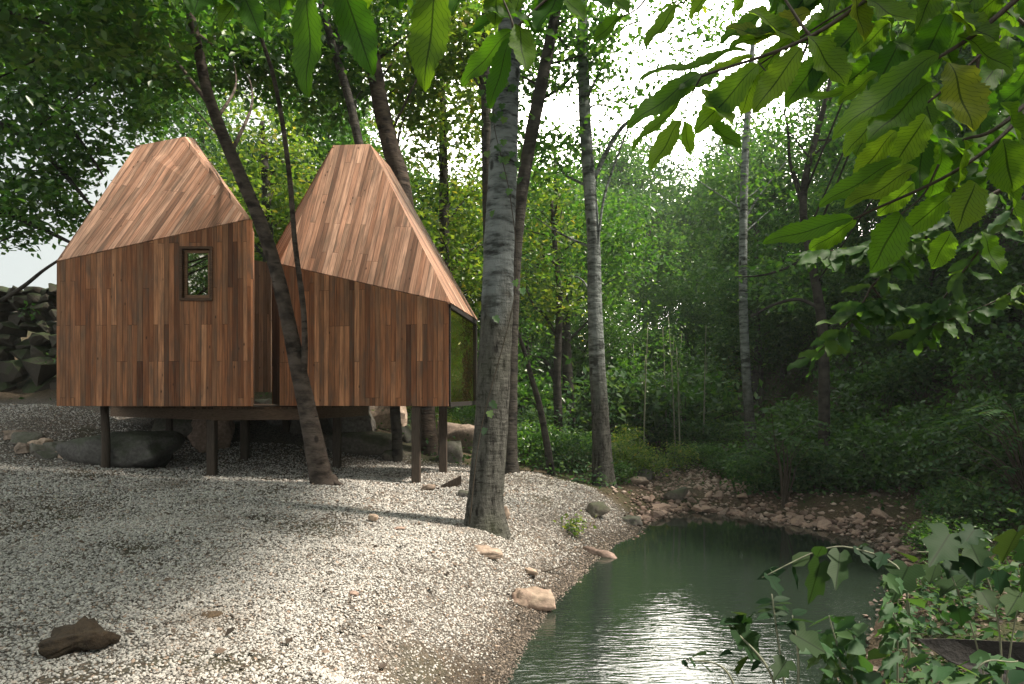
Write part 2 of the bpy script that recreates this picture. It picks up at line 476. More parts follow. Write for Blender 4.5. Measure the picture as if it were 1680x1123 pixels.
# ------------------------------------------------------------------ terrain
WATER = CAM_Z - 2.45
POND = np.array([(-.05, 5.74), (.10, 6.5), (.41, 7.73), (.72, 8.6), (1.0, 9.3), (1.34, 10.35), (1.75, 11.2), (2.1, 11.6), (2.53, 12.9), (3.35, 13.9), (4.4, 13.8),
                 (5.2, 12.7), (5.75, 11.9), (6.0, 11.2), (5.6, 9.9), (4.8, 8.7), (4.14, 7.73), (3.4, 6.6), (2.87, 5.74), (2.2, 4.7), (.8, 4.25), (-.25, 4.7)])

def pond_sd(x, y):
    """signed distance to the pond's edge, negative inside"""
    P = POND; Q = np.roll(P, -1, 0)
    x = np.asarray(x, float).ravel(); y = np.asarray(y, float).ravel()
    best = np.full(len(x), 1e9); ins = np.zeros(len(x), bool)
    for a, b in zip(P, Q):
        e = b - a
        t = np.clip(((x - a[0]) * e[0] + (y - a[1]) * e[1]) / (e @ e), 0, 1)
        best = np.minimum(best, np.hypot(x - a[0] - t * e[0], y - a[1] - t * e[1]))
        c = ((a[1] > y) != (b[1] > y)) & (x < (b[0] - a[0]) * (y - a[1]) / (b[1] - a[1] + 1e-12) + a[0])
        ins ^= c
    return np.where(ins, -best, best)

CP = [(0, 0, 0), (-3, -3, .1), (3, -3, .2), (-1.47, 3.75, .1), (-3.15, 3.75, .15), (-5, 0, .3), (-4.95, 6.6, .2), (-9.6, 12.8, .5), (-9.9, 14, 1.1), (-12.3, 17, 1.75), (-8, 17, 1.5),
      (-7.44, 12.5, .30), (-5.56, 12.65, .14), (-5.67, 14.5, .28), (-7.3, 14.6, .27), (-3.7, 14.5, .11), (-1.71, 12.2, .066), (-1.37, 13.6, .085),
      (-3.2, 11.6, .15), (-.37, 9.3, -.15), (-1.87, 15.5, .18), (0, 14, .04), (-3.6, 17, .87), (-5.7, 16, .74), (.7, 13.2, -.01), (1.94, 13.6, -.24), (1.94, 14.5, -.3),
      (.5, 20, .3), (4, 20, -.25), (5.7, 22, -.1), (2, 30, .6), (-10, 25, 3.4), (-13, 21, 4.0), (-8.5, 20, 3.2), (-3, 28, 1.6), (6, 40, 1.5), (-15, 40, 6), (10, 60, 4), (-16, 10, 1.0), (-25, 22, 4.5),
      (3.5, 4.7, -.3), (5.2, 6.9, -.5), (2, 3, -.08), (4, 2, .1), (7, 9, -.4), (7.6, 13, -.3), (6.5, 16, -.55), (-1.5, 7, .0), (-.9, 5.2, -.05), (12, 20, 0), (14, 5, 0), (10, -4, .3), (20, 60, 4), (-25, -4, .5), (-20, 60, 8), (40, 30, 0)]
CPA = np.array(CP, float)
def _phi(dx, dy): return np.sqrt(dx * dx + dy * dy + .35)
_A = _phi(CPA[:, None, 0] - CPA[None, :, 0], CPA[:, None, 1] - CPA[None, :, 1])
_n = len(CPA)
_M = np.zeros((_n + 1, _n + 1)); _M[:_n, :_n] = _A; _M[:_n, _n] = 1; _M[_n, :_n] = 1
_w = np.linalg.solve(_M, np.append(CPA[:, 2], 0))

def ss(a, b, x):
    t = np.clip((x - a) / (b - a), 0, 1)
    return t * t * (3 - 2 * t)

def hill_start(y):
    return np.interp(y, [-5, 4, 7, 12, 18, 30, 60], [7.0, 6.2, 6.6, 8.1, 8.6, 10.5, 16])

def height(x, y):
    x = np.asarray(x, float).ravel(); y = np.asarray(y, float).ravel()
    z = np.full(len(x), _w[_n])
    for i in range(_n):
        z += _w[i] * _phi(x - CPA[i, 0], y - CPA[i, 1])
    s = x - hill_start(y)
    z += 1.55 * .5 * (s + np.sqrt(s * s + .5)) * 1.0
    cap = 9.5
    z = np.where(z > cap, cap + (z - cap) * .15, z)
    sd = pond_sd(x, y)
    out = WATER + (np.maximum(z, WATER + .12) - WATER) * ss(-.02, 1.25, sd)
    inn = WATER - np.minimum(.55, -sd * .32)
    return np.where(sd > 0, out, inn)

def gz(x, y): return float(height([x], [y])[0])

def axis(segs):
    out = []
    for a, b, st in segs:
        out.append(np.arange(a, b, st))
    return np.concatenate(out)
gx = axis([(-40, -14, 1.0), (-14, 9, .14), (9, 16, .4), (16, 46.1, 1.0)])
gy = axis([(-10, 3, .5), (3, 16, .14), (16, 30, .4), (30, 90.1, 1.5)])
XX, YY = np.meshgrid(gx, gy, indexing='xy')
ZZ = height(XX, YY)
rsn = np.random.RandomState(3)
nz = np.array([noise.fractal(Vector((a * .9, b * .9, 0)), 1, 2, 4) for a, b in zip(XX.ravel(), YY.ravel())])
sdp = pond_sd(XX, YY)
hs_ = XX.ravel() - hill_start(YY.ravel())
ZZ = ZZ + nz * (.035 + .5 * ss(.3, 3, hs_)) * np.clip(np.abs(sdp) * 2, 0, 1)
nx_, ny_ = len(gx), len(gy)
ii, jj = np.meshgrid(np.arange(ny_ - 1), np.arange(nx_ - 1), indexing='ij')
GQ = np.stack([ii * nx_ + jj, ii * nx_ + jj + 1, (ii + 1) * nx_ + jj + 1, (ii + 1) * nx_ + jj], -1).reshape(-1, 4)
gme = np_mesh('ground', np.stack([XX.ravel(), YY.ravel(), ZZ], -1), GQ)

def gravel_mask(x, y):
    """1 where the pale gravel lies"""
    x = np.asarray(x, float).ravel(); y = np.asarray(y, float).ravel()
    edge_back = np.interp(x, [-14, -9, -6, -3, -1, .5, 1.3, 2.0, 2.6], [16, 16.5, 17, 16.5, 15.0, 13.9, 13.6, 13.5, 12.4])
    wob = np.array([noise.noise(Vector((a * .8, b * .8, 5))) for a, b in zip(x, y)])
    m = ss(.5, -.5, y - edge_back + wob * .8)
    right = np.interp(y, [-5, 3, 4.6, 5.7, 7.7, 9.3, 10.4, 12.9, 14], [1.5, .6, .1, .1, .45, 1.05, 1.4, 2.6, 3])
    return m * ss(.25, -.1, x - right)
gm = gravel_mask(XX, YY)
gm = gm * (1 - .6 * ss(.26, .46, np.array([noise.fractal(Vector((a * .6, b * .6, 7)), 1, 2, 3) for a, b in zip(XX.ravel(), YY.ravel())])))
ca = gme.color_attributes.new('gravel', 'FLOAT_COLOR', 'POINT')
ca.data.foreach_set('color', np.stack([gm, np.clip(sdp, 0, 5) / 5, np.clip(hs_, 0, 3) / 3, np.ones_like(gm)], -1).astype(np.float32).ravel())

def ground_material():
    m, t, out = newmat('ground_gravel_and_soil')
    ob = N(t, 'TexCoord').outputs['Object']
    at = N(t, 'VertexColor', layer_name='gravel')
    sp = N(t, 'SeparateColor'); t.links.new(at.outputs[0], sp.inputs[0])
    v = N(t, 'TexVoronoi'); v.inputs['Scale'].default_value = 34
    t.links.new(ob, v.inputs['Vector'])
    v2 = N(t, 'TexVoronoi', feature='DISTANCE_TO_EDGE'); v2.inputs['Scale'].default_value = 34
    t.links.new(ob, v2.inputs['Vector'])
    sc2 = N(t, 'SeparateColor'); t.links.new(v.outputs['Color'], sc2.inputs[0])
    peb = ramp(t, sc2.outputs[0], [(0, (.12, .11, .10)), (.35, (.26, .25, .235)), (.7, (.38, .36, .33)), (.9, (.33, .27, .22)), (1, (.5, .48, .44))])
    peb = mix(t, 1.0, peb, (.62, .60, .57), 'MULTIPLY')
    peb = mix(t, ramp(t, v2.outputs['Distance'], [(.02, (0, 0, 0)), (.16, (1, 1, 1))]), (.07, .063, .055), peb)
    n1 = noise_(t, ob, .8, 5)
    n2 = noise_(t, ob, 6, 6, .7)
    n3 = noise_(t, ob, 30, 4, .7)
    peb = mix(t, ramp(t, n1, [(.56, (0, 0, 0)), (.7, (.5, .5, .5))]), peb, (.16, .12, .085))
    soil = mix(t, n2, (.03, .023, .015), (.12, .09, .06))
    soil = mix(t, ramp(t, n3, [(.5, (0, 0, 0)), (.62, (.8, .8, .8))]), soil, (.17, .13, .085))
    soil = mix(t, ramp(t, n1, [(.45, (0, 0, 0)), (.6, (.7, .7, .7))]), soil, (.035, .05, .018))
    col = mix(t, sp.outputs[0], soil, peb)
    col = mix(t, ramp(t, sp.outputs[1], [(.03, (.75, .75, .75)), (.11, (0, 0, 0))]), col, mix(t, 1.0, col, (.3, .27, .23), 'MULTIPLY'))
    rockc = mix(t, n2, (.010, .012, .009), (.04, .042, .034))
    col = mix(t, ramp(t, sp.outputs[2], [(.15, (0, 0, 0)), (.6, (.8, .8, .8))]), col, rockc)
    h = math_(t, 'ADD', math_(t, 'MULTIPLY', v2.outputs['Distance'], 1.2), math_(t, 'MULTIPLY', n3, .5))
    principled(t, out, col, .9, h, .9, .03, .15)
    return m
ground = link('ground', gme, ground_material(), None, True)
tag(ground, kind='structure')

# pond water
def water_material():
    m, t, out = newmat('pond_water')
    ob = N(t, 'TexCoord').outputs['Object']
    sp = N(t, 'SeparateXYZ'); t.links.new(ob, sp.inputs[0])
    rip = noise_(t, mapped(t, ob, (2.0, 8.0, 1)), 2.5, 3, .5)
    rip2 = noise_(t, mapped(t, ob, (.7, 1.8, 1)), 1.2, 2, .5)
    h = math_(t, 'ADD', rip, rip2)
    calm = N(t, 'MapRange'); calm.inputs[1].default_value = 6.0; calm.inputs[2].default_value = 10.5; calm.inputs[3].default_value = .17; calm.inputs[4].default_value = .012
    t.links.new(sp.outputs[1], calm.inputs[0])
    b = N(t, 'Bump'); b.inputs['Distance'].default_value = .06
    t.links.new(calm.outputs[0], b.inputs['Strength']); t.links.new(h, b.inputs['Height'])
    murk = N(t, 'BsdfDiffuse'); murk.inputs['Color'].default_value = (.030, .046, .034, 1)
    tr = N(t, 'BsdfTransparent'); tr.inputs['Color'].default_value = (.42, .46, .30, 1)
    lo = N(t, 'MixShader'); lo.inputs[0].default_value = .40
    t.links.new(murk.outputs[0], lo.inputs[1]); t.links.new(tr.outputs[0], lo.inputs[2])
    gl = N(t, 'BsdfGlossy'); gl.inputs['Roughness'].default_value = .02
    t.links.new(b.outputs[0], gl.inputs['Normal'])
    fr = N(t, 'Fresnel'); fr.inputs['IOR'].default_value = 1.7; t.links.new(b.outputs[0], fr.inputs['Normal'])
    s = N(t, 'MixShader'); t.links.new(math_(t, 'MULTIPLY', fr.outputs[0], 1.35), s.inputs[0]); t.links.new(lo.outputs[0], s.inputs[1]); t.links.new(gl.outputs[0], s.inputs[2])
    t.links.new(s.outputs[0], out.inputs['Surface'])
    return m
bm = bmesh.new()
cen = POND.mean(0)
ring = [bm.verts.new((cen[0] + (p[0] - cen[0]) * 1.0 + (p[0] - cen[0]) / np.hypot(*(p - cen)) * .35, cen[1] + (p[1] - cen[1]) + (p[1] - cen[1]) / np.hypot(*(p - cen)) * .35, WATER)) for p in POND]
bm.faces.new(ring)
me = bpy.data.meshes.new('water'); bm.to_mesh(me); bm.free()
water = link('water', me, water_material())
tag(water, kind='structure')
if me.polygons[0].normal.z < 0:
    me.flip_normals()

# ------------------------------------------------------------------ gravel pebbles (uncountable)
def pebbles():
    rs = np.random.RandomState(11)
    ph = (1 + 5 ** .5) / 2
    IV = np.array([(-1, ph, 0), (1, ph, 0), (-1, -ph, 0), (1, -ph, 0), (0, -1, ph), (0, 1, ph), (0, -1, -ph), (0, 1, -ph), (ph, 0, -1), (ph, 0, 1), (-ph, 0, -1), (-ph, 0, 1)]) / math.hypot(1, ph)
    IT = np.array([(0, 11, 5), (0, 5, 1), (0, 1, 7), (0, 7, 10), (0, 10, 11), (1, 5, 9), (5, 11, 4), (11, 10, 2), (10, 7, 6), (7, 1, 8), (3, 9, 4), (3, 4, 2), (3, 2, 6), (3, 6, 8), (3, 8, 9), (4, 9, 5), (2, 4, 11), (6, 2, 10), (8, 6, 7), (9, 8, 1)])
    pts = []
    for y0, y1, den in ((3.2, 5.0, 4300), (5.0, 7.0, 3500), (7.0, 9.5, 2300), (9.5, 12.5, 1100), (12.5, 15.5, 550)):
        xa, xb = -.80 * y1 - .3, min(3.2, .4 * y1)
        n = int((xb - xa) * (y1 - y0) * den)
        p = np.stack([rs.uniform(xa, xb, n), rs.uniform(y0, y1, n)], -1)
        s = rs.lognormal(0, .28, n) * (.0078 if y0 < 5 else .0084 if y0 < 7 else .0100 if y0 < 9.5 else .0125)
        pts.append(np.column_stack([p, s]))
    P = np.vstack(pts)
    vis = np.abs(P[:, 0]) < .77 * P[:, 1] + .2
    P = P[vis]
    k = gravel_mask(P[:, 0], P[:, 1])
    sd = pond_sd(P[:, 0], P[:, 1])
    P = P[(rs.rand(len(P)) < k * .98) & (sd > -.35)]
    dirt = np.array([noise.fractal(Vector((a * .6, b * .6, 7)), 1, 2, 3) for a, b in P[:, :2]])
    P = P[(dirt < .34) | (rs.rand(len(P)) < .42)]
    sd = pond_sd(P[:, 0], P[:, 1])
    n = len(P)
    z = height(P[:, 0], P[:, 1]) + np.array([noise.fractal(Vector((a * .9, b * .9, 0)), 1, 2, 4) for a, b in P[:, :2]]) * .035 * np.clip(np.abs(sd) * 2, 0, 1)
    s = P[:, 2]
    scl = np.stack([s * rs.uniform(.9, 1.5, n), s * rs.uniform(.75, 1.1, n), s * rs.uniform(.45, .8, n)], -1)
    loc = IV[None] * scl[:, None, :] * rs.uniform(.8, 1.2, (n, 12, 1))
    a = rs.uniform(0, 6.28, n); b = rs.normal(0, .45, n)
    ca_, sa = np.cos(a)[:, None], np.sin(a)[:, None]; cb, sb = np.cos(b)[:, None], np.sin(b)[:, None]
    x, y, zz = loc[..., 0], loc[..., 1], loc[..., 2]
    x, zz = x * cb + zz * sb, -x * sb + zz * cb
    x, y = x * ca_ - y * sa, x * sa + y * ca_
    V = np.stack([x + P[:, None, 0], y + P[:, None, 1], zz + (z + s * rs.uniform(.1, .6, n))[:, None]], -1).reshape(-1, 3)
    T = (IT[None] + (np.arange(n) * 12)[:, None, None]).reshape(-1, 3)
    me = np_mesh('gravel', V, T)
    wet = (rs.rand(n) < np.clip(1.25 - sd / .5, 0, 1)) | (rs.rand(n) < .05)
    return me, n, np.repeat(wet.astype(np.int32), 20)
pm, npeb, wet = pebbles()
m, t, out = newmat('pebble_stone')
g = N(t, 'NewGeometry')
col = ramp(t, g.outputs['Random Per Island'], [(0, (.20, .195, .185)), (.2, (.34, .335, .315)), (.5, (.45, .44, .41)), (.75, (.52, .50, .46)), (.92, (.60, .58, .54)), (.96, (.30, .22, .165)), (1, (.44, .35, .28))])
nb = noise_(t, N(t, 'TexCoord').outputs['Object'], .75, 5)
col = mix(t, ramp(t, nb, [(.56, (0, 0, 0)), (.68, (.45, .45, .45))]), col, (.16, .12, .085))
principled(t, out, col, .8, spec=.25)
gravel = link('gravel', pm, m, None, True)
m2, t, out = newmat('wet_pebble_stone')
g = N(t, 'NewGeometry')
principled(t, out, ramp(t, g.outputs['Random Per Island'], [(0, (.035, .03, .025)), (.5, (.11, .088, .068)), (.85, (.2, .16, .125)), (1, (.3, .25, .2))]), .5, spec=.4)
pm.materials.append(m2)
pm.polygons.foreach_set('material_index', wet)
tag(gravel, 'pale grey crushed gravel spread over the clearing', 'gravel', kind='stuff')
print('pebbles', npeb)

# ------------------------------------------------------------------ cabins
class Panels:
    """boarded panels of some thickness, uv in metres: u across the boards, v along them"""
    def __init__(s): s.bm = bmesh.new(); s.uv = s.bm.loops.layers.uv.new('UVMap'); s.k = 0
    def add(s, faces, vdir, centre, th=.06, seed=0):
        pts = [p for f in faces for p in f]
        f0 = faces[0]
        n = (f0[1] - f0[0]).cross(f0[2] - f0[0]).normalized()
        if n.dot(f0[0] - centre) < 0: n = -n
        v = (vdir - n * vdir.dot(n)).normalized(); u = v.cross(n)
        s.k += 1
        du = s.k * 13.37 + seed
        def co(p): return (p.dot(u) + du + p.dot(n) * .3, p.dot(v))
        vm = {}
        def gv(p, o):
            key = (round(p.x, 4), round(p.y, 4), round(p.z, 4), o)
            if key not in vm: vm[key] = s.bm.verts.new(p - n * th * o)
            return vm[key]
        edges = {}
        for f in faces:
            if (f[1] - f[0]).cross(f[2] - f[0]).dot(n) < 0: f = f[::-1]
            a = s.bm.faces.new([gv(p, 0) for p in f]); b = s.bm.faces.new([gv(p, 1) for p in f[::-1]])
            for fc in (a, b):
                for l in fc.loops: l[s.uv].uv = co(l.vert.co)
            for p, q in zip(f, f[1:] + f[:1]):
                kp, kq = gv(p, 0), gv(q, 0)
                if (kq, kp) in edges: del edges[(kq, kp)]
                else: edges[(kp, kq)] = (p, q)
        for (p, q) in edges.values():
            fc = s.bm.faces.new([gv(q, 0), gv(p, 0), gv(p, 1), gv(q, 1)])
            for l in fc.loops: l[s.uv].uv = co(l.vert.co)
    def build(s, name, mat, parent):
        me = bpy.data.meshes.new(name); s.bm.to_mesh(me); s.bm.free()
        return link(name, me, mat, parent)

def box_bm(bm, o, ax, ay, az, bev=0.0):
    """box from corner axes: centre o, half vectors"""
    vs = [bm.verts.new(o + ax * i + ay * j + az * k) for i in (-1, 1) for j in (-1, 1) for k in (-1, 1)]
    fs = [(0, 1, 3, 2), (4, 6, 7, 5), (0, 4, 5, 1), (2, 3, 7, 6), (0, 2, 6, 4), (1, 5, 7, 3)]
    made = [bm.faces.new([vs[i] for i in f]) for f in fs]
    if bev:
        bmesh.ops.bevel(bm, geom=list({e for f in made for e in f.edges}), offset=bev, segments=1, affect='EDGES')

def box_obj(name, boxes, mat, parent=None, bev=0.0):
    bm = bmesh.new()
    for (o, ax, ay, az) in boxes: box_bm(bm, Vector(o), Vector(ax), Vector(ay), Vector(az), bev)
    bmesh.ops.recalc_face_normals(bm, faces=bm.faces)
    me = bpy.data.meshes.new(name); bm.to_mesh(me); bm.free()
    return link(name, me, mat, parent)

ZB = CAM_Z - .236
UP = Vector((0, 0, 1))
def at_z(px, d, z): return Vector(((px - 840) / F * d, d, z))
def shift(root, pts): return [p - root.location for p in pts]

def post(parent, px, d, ztop, half, round_=False, name='post'):
    x = (px - 840) / F * d; z0 = gz(x, d) - .15
    c = Vector((x, d, 0)) - parent.location
    if round_:
        tb = Tubes(); tb.add([Vector((c.x, c.y, z0 - parent.location.z)), Vector((c.x + .01, c.y, (z0 + ztop) / 2 - parent.location.z)), Vector((c.x - .02, c.y, ztop - parent.location.z))], [half * 1.1, half, half * .95], 14, 9, .03, int(px))
        return tb.build(name, M_post, parent)
    return box_obj(name, [((c.x, c.y, (z0 + ztop) / 2 - parent.location.z), (half, 0, 0), (0, half, 0), (0, 0, (ztop - z0) / 2))], M_post, parent, .012)

# --- the cabin with the small window
lc = thing('cabin', 'timber cabin on posts with one small square window and a slanting hipped roof', 'cabin', (-5.6, 13.4, ZB))
Lb, Rb, BRb, BLb = at_z(93, 12.3, ZB), at_z(412, 12.0, ZB), at_z(417, 15.0, ZB), at_z(205, 15.4, ZB)
Lt, Rt = W(94, 430, 12.3), W(409, 360, 12.0)
BRt = Vector((BRb.x, BRb.y, 5.2)); BLt = Vector((BLb.x, BLb.y, 4.6))
Rt = Vector((Rb.x - .01, Rb.y, Rt.z)); Lt = Vector((Lb.x, Lb.y, Lt.z))
J, K, Q = W(224, 241, 13.5), W(303, 226, 13.6), W(317, 227, 14.1)
cc = Vector((-6, 13.6, 3.2)) - lc.location
Lb, Rb, BRb, BLb, Lt, Rt, BRt, BLt, J, K, Q = shift(lc, [Lb, Rb, BRb, BLb, Lt, Rt, BRt, BLt, J, K, Q])
fx = (Rb - Lb).normalized()
def on_front(px, py):
    """where the sight line through a pixel meets the front wall"""
    o = Vector((0, 0, CAM_Z)) - lc.location; r = W(px, py, 1) - Vector((0, 0, CAM_Z))
    n = fx.cross(UP); k = (Lb - o).dot(n) / r.dot(n)
    return o + r * k
w0, w1, w2, w3 = on_front(296, 494), on_front(349, 494), on_front(349, 405), on_front(296, 405)
p = Panels()
p.add([[Lb, Rb, w1, w0], [Rb, Rt, w2, w1], [Rt, Lt, w3, w2], [Lt, Lb, w0, w3]], UP, cc, .08)
p.build('front_wall', M_wall, lc)
p = Panels()
p.add([[Rb, BRb, BRt, Rt]], UP, cc); p.add([[BRb, BLb, BLt, BRt]], UP, cc); p.add([[BLb, Lb, Lt, BLt]], UP, cc)
p.build('side_wall', M_wall, lc)
p = Panels()
ofs = Vector((0, -.012, .012))
backup = (J - Lt)
rf = [q + ofs for q in (Lt, Rt, K, J)]
p.add([rf], backup, cc, .07, 3.1)
p.add([[Rt + ofs, BRt, Q, K + ofs]], Q - Rt, cc, .06); p.add([[BLt, Lt + ofs, J + ofs]], J - Lt, cc, .06)
p.add([[BRt, BLt, J + ofs]], UP, cc, .05); p.add([[BRt, J + ofs, Q]], UP, cc, .05); p.add([[J + ofs, K + ofs, Q]], UP, cc, .04)
p.build('roof', M_roof, lc)
p = Panels()
zi = Vector((0, 0, .02))
p.add([[q * .985 + zi for q in (Lb, Rb, BRb, BLb)]], Vector((0, 1, 0)), cc, .1)
p.build('floor', M_floor, lc)
# window: reveal frame, inner sash, pane
wn_ = fx.cross(UP).normalized()
if wn_.y > 0: wn_ = -wn_
def bar(a, b, wdt, dep, out_, inward):
    """a bar along the edge a-b of the opening, lying on its inner side"""
    d = (b - a); l = d.length; d.normalize()
    c = (a + b) / 2 + inward * wdt / 2 + wn_ * (out_ - dep / 2)
    return (c, d * (l / 2), inward * (wdt / 2), wn_ * (dep / 2))
wc = (w0 + w1 + w2 + w3) / 4
def ring_bars(a0, a1, a2, a3, wdt, dep, out_):
    up_, rt_ = UP, fx
    s = [bar(a0, a1, wdt, dep, out_, up_), bar(a3, a2, wdt, dep, out_, -up_)]
    ins = up_ * wdt
    s += [bar(a0 + ins, a3 - ins, wdt, dep, out_, rt_), bar(a1 + ins, a2 - ins, wdt, dep, out_, -rt_)]
    return s
win = thing('window', None, None); win.parent = lc
bpy.data.objects.remove(win)
fr_ = box_obj('window', ring_bars(w0, w1, w2, w3, .045, .16, .035), M_frame, lc, .004)
def inset(k): 
    return (w0 + fx * k + UP * k, w1 - fx * k + UP * k, w2 - fx * k - UP * k, w3 + fx * k - UP * k)
sash = box_obj('sash', ring_bars(*inset(.052), .055, .05, -.03), plain_wood('sash_wood', (.12, .065, .035), (.24, .135, .078)), fr_, .004)
i4 = inset(.10)
pc = sum(i4, Vector()) / 4 - wn_ * .05
box_obj('pane', [(pc, (i4[1] - i4[0]) / 2, (i4[3] - i4[0]) / 2, wn_ * .004)], M_glass, fr_)
post(lc, 173, 12.6, ZB - .005, .075, True)

# --- the cabin with the glazed side
rc = thing('cabin', 'timber cabin on posts with a tall pointed roof and a fully glazed side', 'cabin', (-2.4, 13.2, ZB))
Ab, Bb, Fb, Gb = at_z(735, 12.0, ZB), at_z(780, 14.2, ZB), at_z(459, 12.6, ZB), at_z(448, 14.4, ZB)
At = Vector((Ab.x, Ab.y, W(735, 497, 12).z)); Bt = Vector((Bb.x, Bb.y, W(780, 526, 14.2).z))
Ft = Vector((Fb.x, Fb.y, W(459, 434, 12.6).z)); Gt = Vector((Gb.x, Gb.y, W(457, 414, 14.4).z))
Mr, Nr = W(547, 240, 13.6), W(607, 238, 13.6)
o_, r_ = Vector((0, 0, CAM_Z)), W(640, 274, 1) - Vector((0, 0, CAM_Z))
nn = (Bt - At).cross(Nr - At)
Pr = o_ + r_ * ((At - o_).dot(nn) / r_.dot(nn))
if not (13.8 < Pr.y < 15.5): Pr = W(640, 274, 14.8)
cc = Vector((-2.6, 13.4, 3.0)) - rc.location
Ab, Bb, Fb, Gb, At, Bt, Ft, Gt, Mr, Nr, Pr = shift(rc, [Ab, Bb, Fb, Gb, At, Bt, Ft, Gt, Mr, Nr, Pr])
p = Panels(); p.add([[Fb, Ab, At, Ft]], UP, cc, .08, 5); p.build('front_wall', M_wall, rc)
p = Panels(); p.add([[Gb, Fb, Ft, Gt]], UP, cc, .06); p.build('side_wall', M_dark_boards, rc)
p = Panels(); p.add([[Bb, Gb, Gt, Bt]], UP, cc, .06); p.build('back_wall', M_wall, rc)
p = Panels()
fe = Vector((.0, -.014, .012))
over = (At - Ft).normalized() * .05
p.add([[Ft + fe, At + fe + over, Nr + fe, Mr + fe]], Vector((.12, .4, 1)), cc, .07, 2)
p.add([[At + fe + over, Bt + Vector((.05, 0, .01)), Pr, Nr + fe]], Pr - Bt, cc, .05)
p.add([[Gt, Ft + fe, Mr + fe]], Mr - Gt, cc, .05); p.add([[Bt, Gt, Mr]], UP, cc, .05); p.add([[Bt, Mr, Pr]], UP, cc, .05); p.add([[Mr, Nr + fe, Pr]], UP, cc, .04)
p.build('roof', M_roof, rc)
p = Panels(); p.add([[q * .985 + zi for q in (Ab, Bb, Gb, Fb)]], Vector((1, 0, 0)), cc, .1); p.build('floor', M_floor, rc)
# glazed side: dark frame and pane
gd = (Bb - Ab).normalized(); gn = gd.cross(UP)
if gn.x < 0: gn = -gn
def edge_bar(a, b, t1, t2, sh=0.0):
    d = (b - a); l = d.length; d.normalize(); s = gn.cross(d).normalized()
    return ((a + b) / 2 + gn * sh, d * (l / 2), gn * (t1 / 2), s * (t2 / 2))
i0, i1, i2, i3 = Ab + UP * .03 + gd * .05, Bb + UP * .03 - gd * .03, Bt - UP * .045 - gd * .03, At - UP * .045 + gd * .05
fr_ = box_obj('glazing', [edge_bar(i0, i1, .07, .08), edge_bar(i1 + UP * .041, i2 - UP * .045, .075, .09), edge_bar(i3, i2, .07, .08, .003), edge_bar(i0 + UP * .041, i3 - UP * .045, .068, .05)], plain_wood('frame_dark', (.012, .011, .01), (.035, .03, .027)), rc)
bm = bmesh.new(); fcs = bm.faces.new([bm.verts.new(q) for q in (i0, i1, i2, i3)])
bmesh.ops.solidify(bm, geom=[fcs], thickness=.01)
me = bpy.data.meshes.new('pane'); bm.to_mesh(me); bm.free(); link('pane', me, glass_mat('side_glass', .34, (.95, .9, .62), (1, .93, .55), (1.5, 1.5, 9), .12), fr_)
post(rc, 683, 12.25, ZB - .005, .078)
post(rc, 727, 13.6, ZB - .005, .078)

# --- the deck that joins them
ZD = ZB - .028
dk = thing('deck', 'low timber deck on square posts running under and between the two cabins', 'deck', (-5, 14.4, ZD))
dpts = [at_z(a, b, ZD) - dk.location for a, b in ((180, 15.0), (349, 12.65), (500, 13.05), (606, 15.4), (460, 17.2), (330, 17.2))]
bm = bmesh.new(); fcs = bm.faces.new([bm.verts.new(q) for q in dpts]); fcs.normal_update()
if fcs.normal.z < 0: bmesh.ops.reverse_faces(bm, faces=[fcs])
uvl = bm.loops.layers.uv.new('UVMap')
ret = bmesh.ops.extrude_face_region(bm, geom=[fcs])
bmesh.ops.translate(bm, verts=[v for v in ret['geom'] if isinstance(v, bmesh.types.BMVert)], vec=(0, 0, -.04))
bmesh.ops.recalc_face_normals(bm, faces=bm.faces)
for f in bm.faces:
    for l in f.loops: l[uvl].uv = (l.vert.co.x, l.vert.co.y)
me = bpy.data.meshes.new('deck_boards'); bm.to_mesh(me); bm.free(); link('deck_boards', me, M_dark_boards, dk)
for a, b in zip(dpts, dpts[1:] + dpts[:1]):
    d = (b - a); l = d.length; d.normalize(); inw = UP.cross(d)
    if inw.dot(Vector((0, .8, 0)) - a) < 0: inw = -inw
    box_obj('edge_beam', [((a + b) / 2 + inw * .05 - UP * .145, d * (l / 2 - .002), inw * .035, UP * .103)], M_beam, dk, .006)
for px, d in ((348, 12.78), (402, 14.5), (278, 14.6), (553, 14.5), (470, 16.2)):
    post(dk, px, d, ZD - .235, .078 if px != 278 else .06)
p = Panels()
a_, b_ = at_z(398, 15.9, 0), at_z(444.5, 15.9, 0)
q4 = [Vector((a_.x, a_.y, 1.72)), Vector((b_.x, b_.y, 1.72)), Vector((b_.x, b_.y, W(444, 432, 15.9).z)), Vector((a_.x, a_.y, W(398, 424, 15.9).z))]
p.add([[q - dk.location for q in q4]], UP, Vector((0, 10, 0)), .06)
p.build('screen_wall', M_dark_boards, dk)

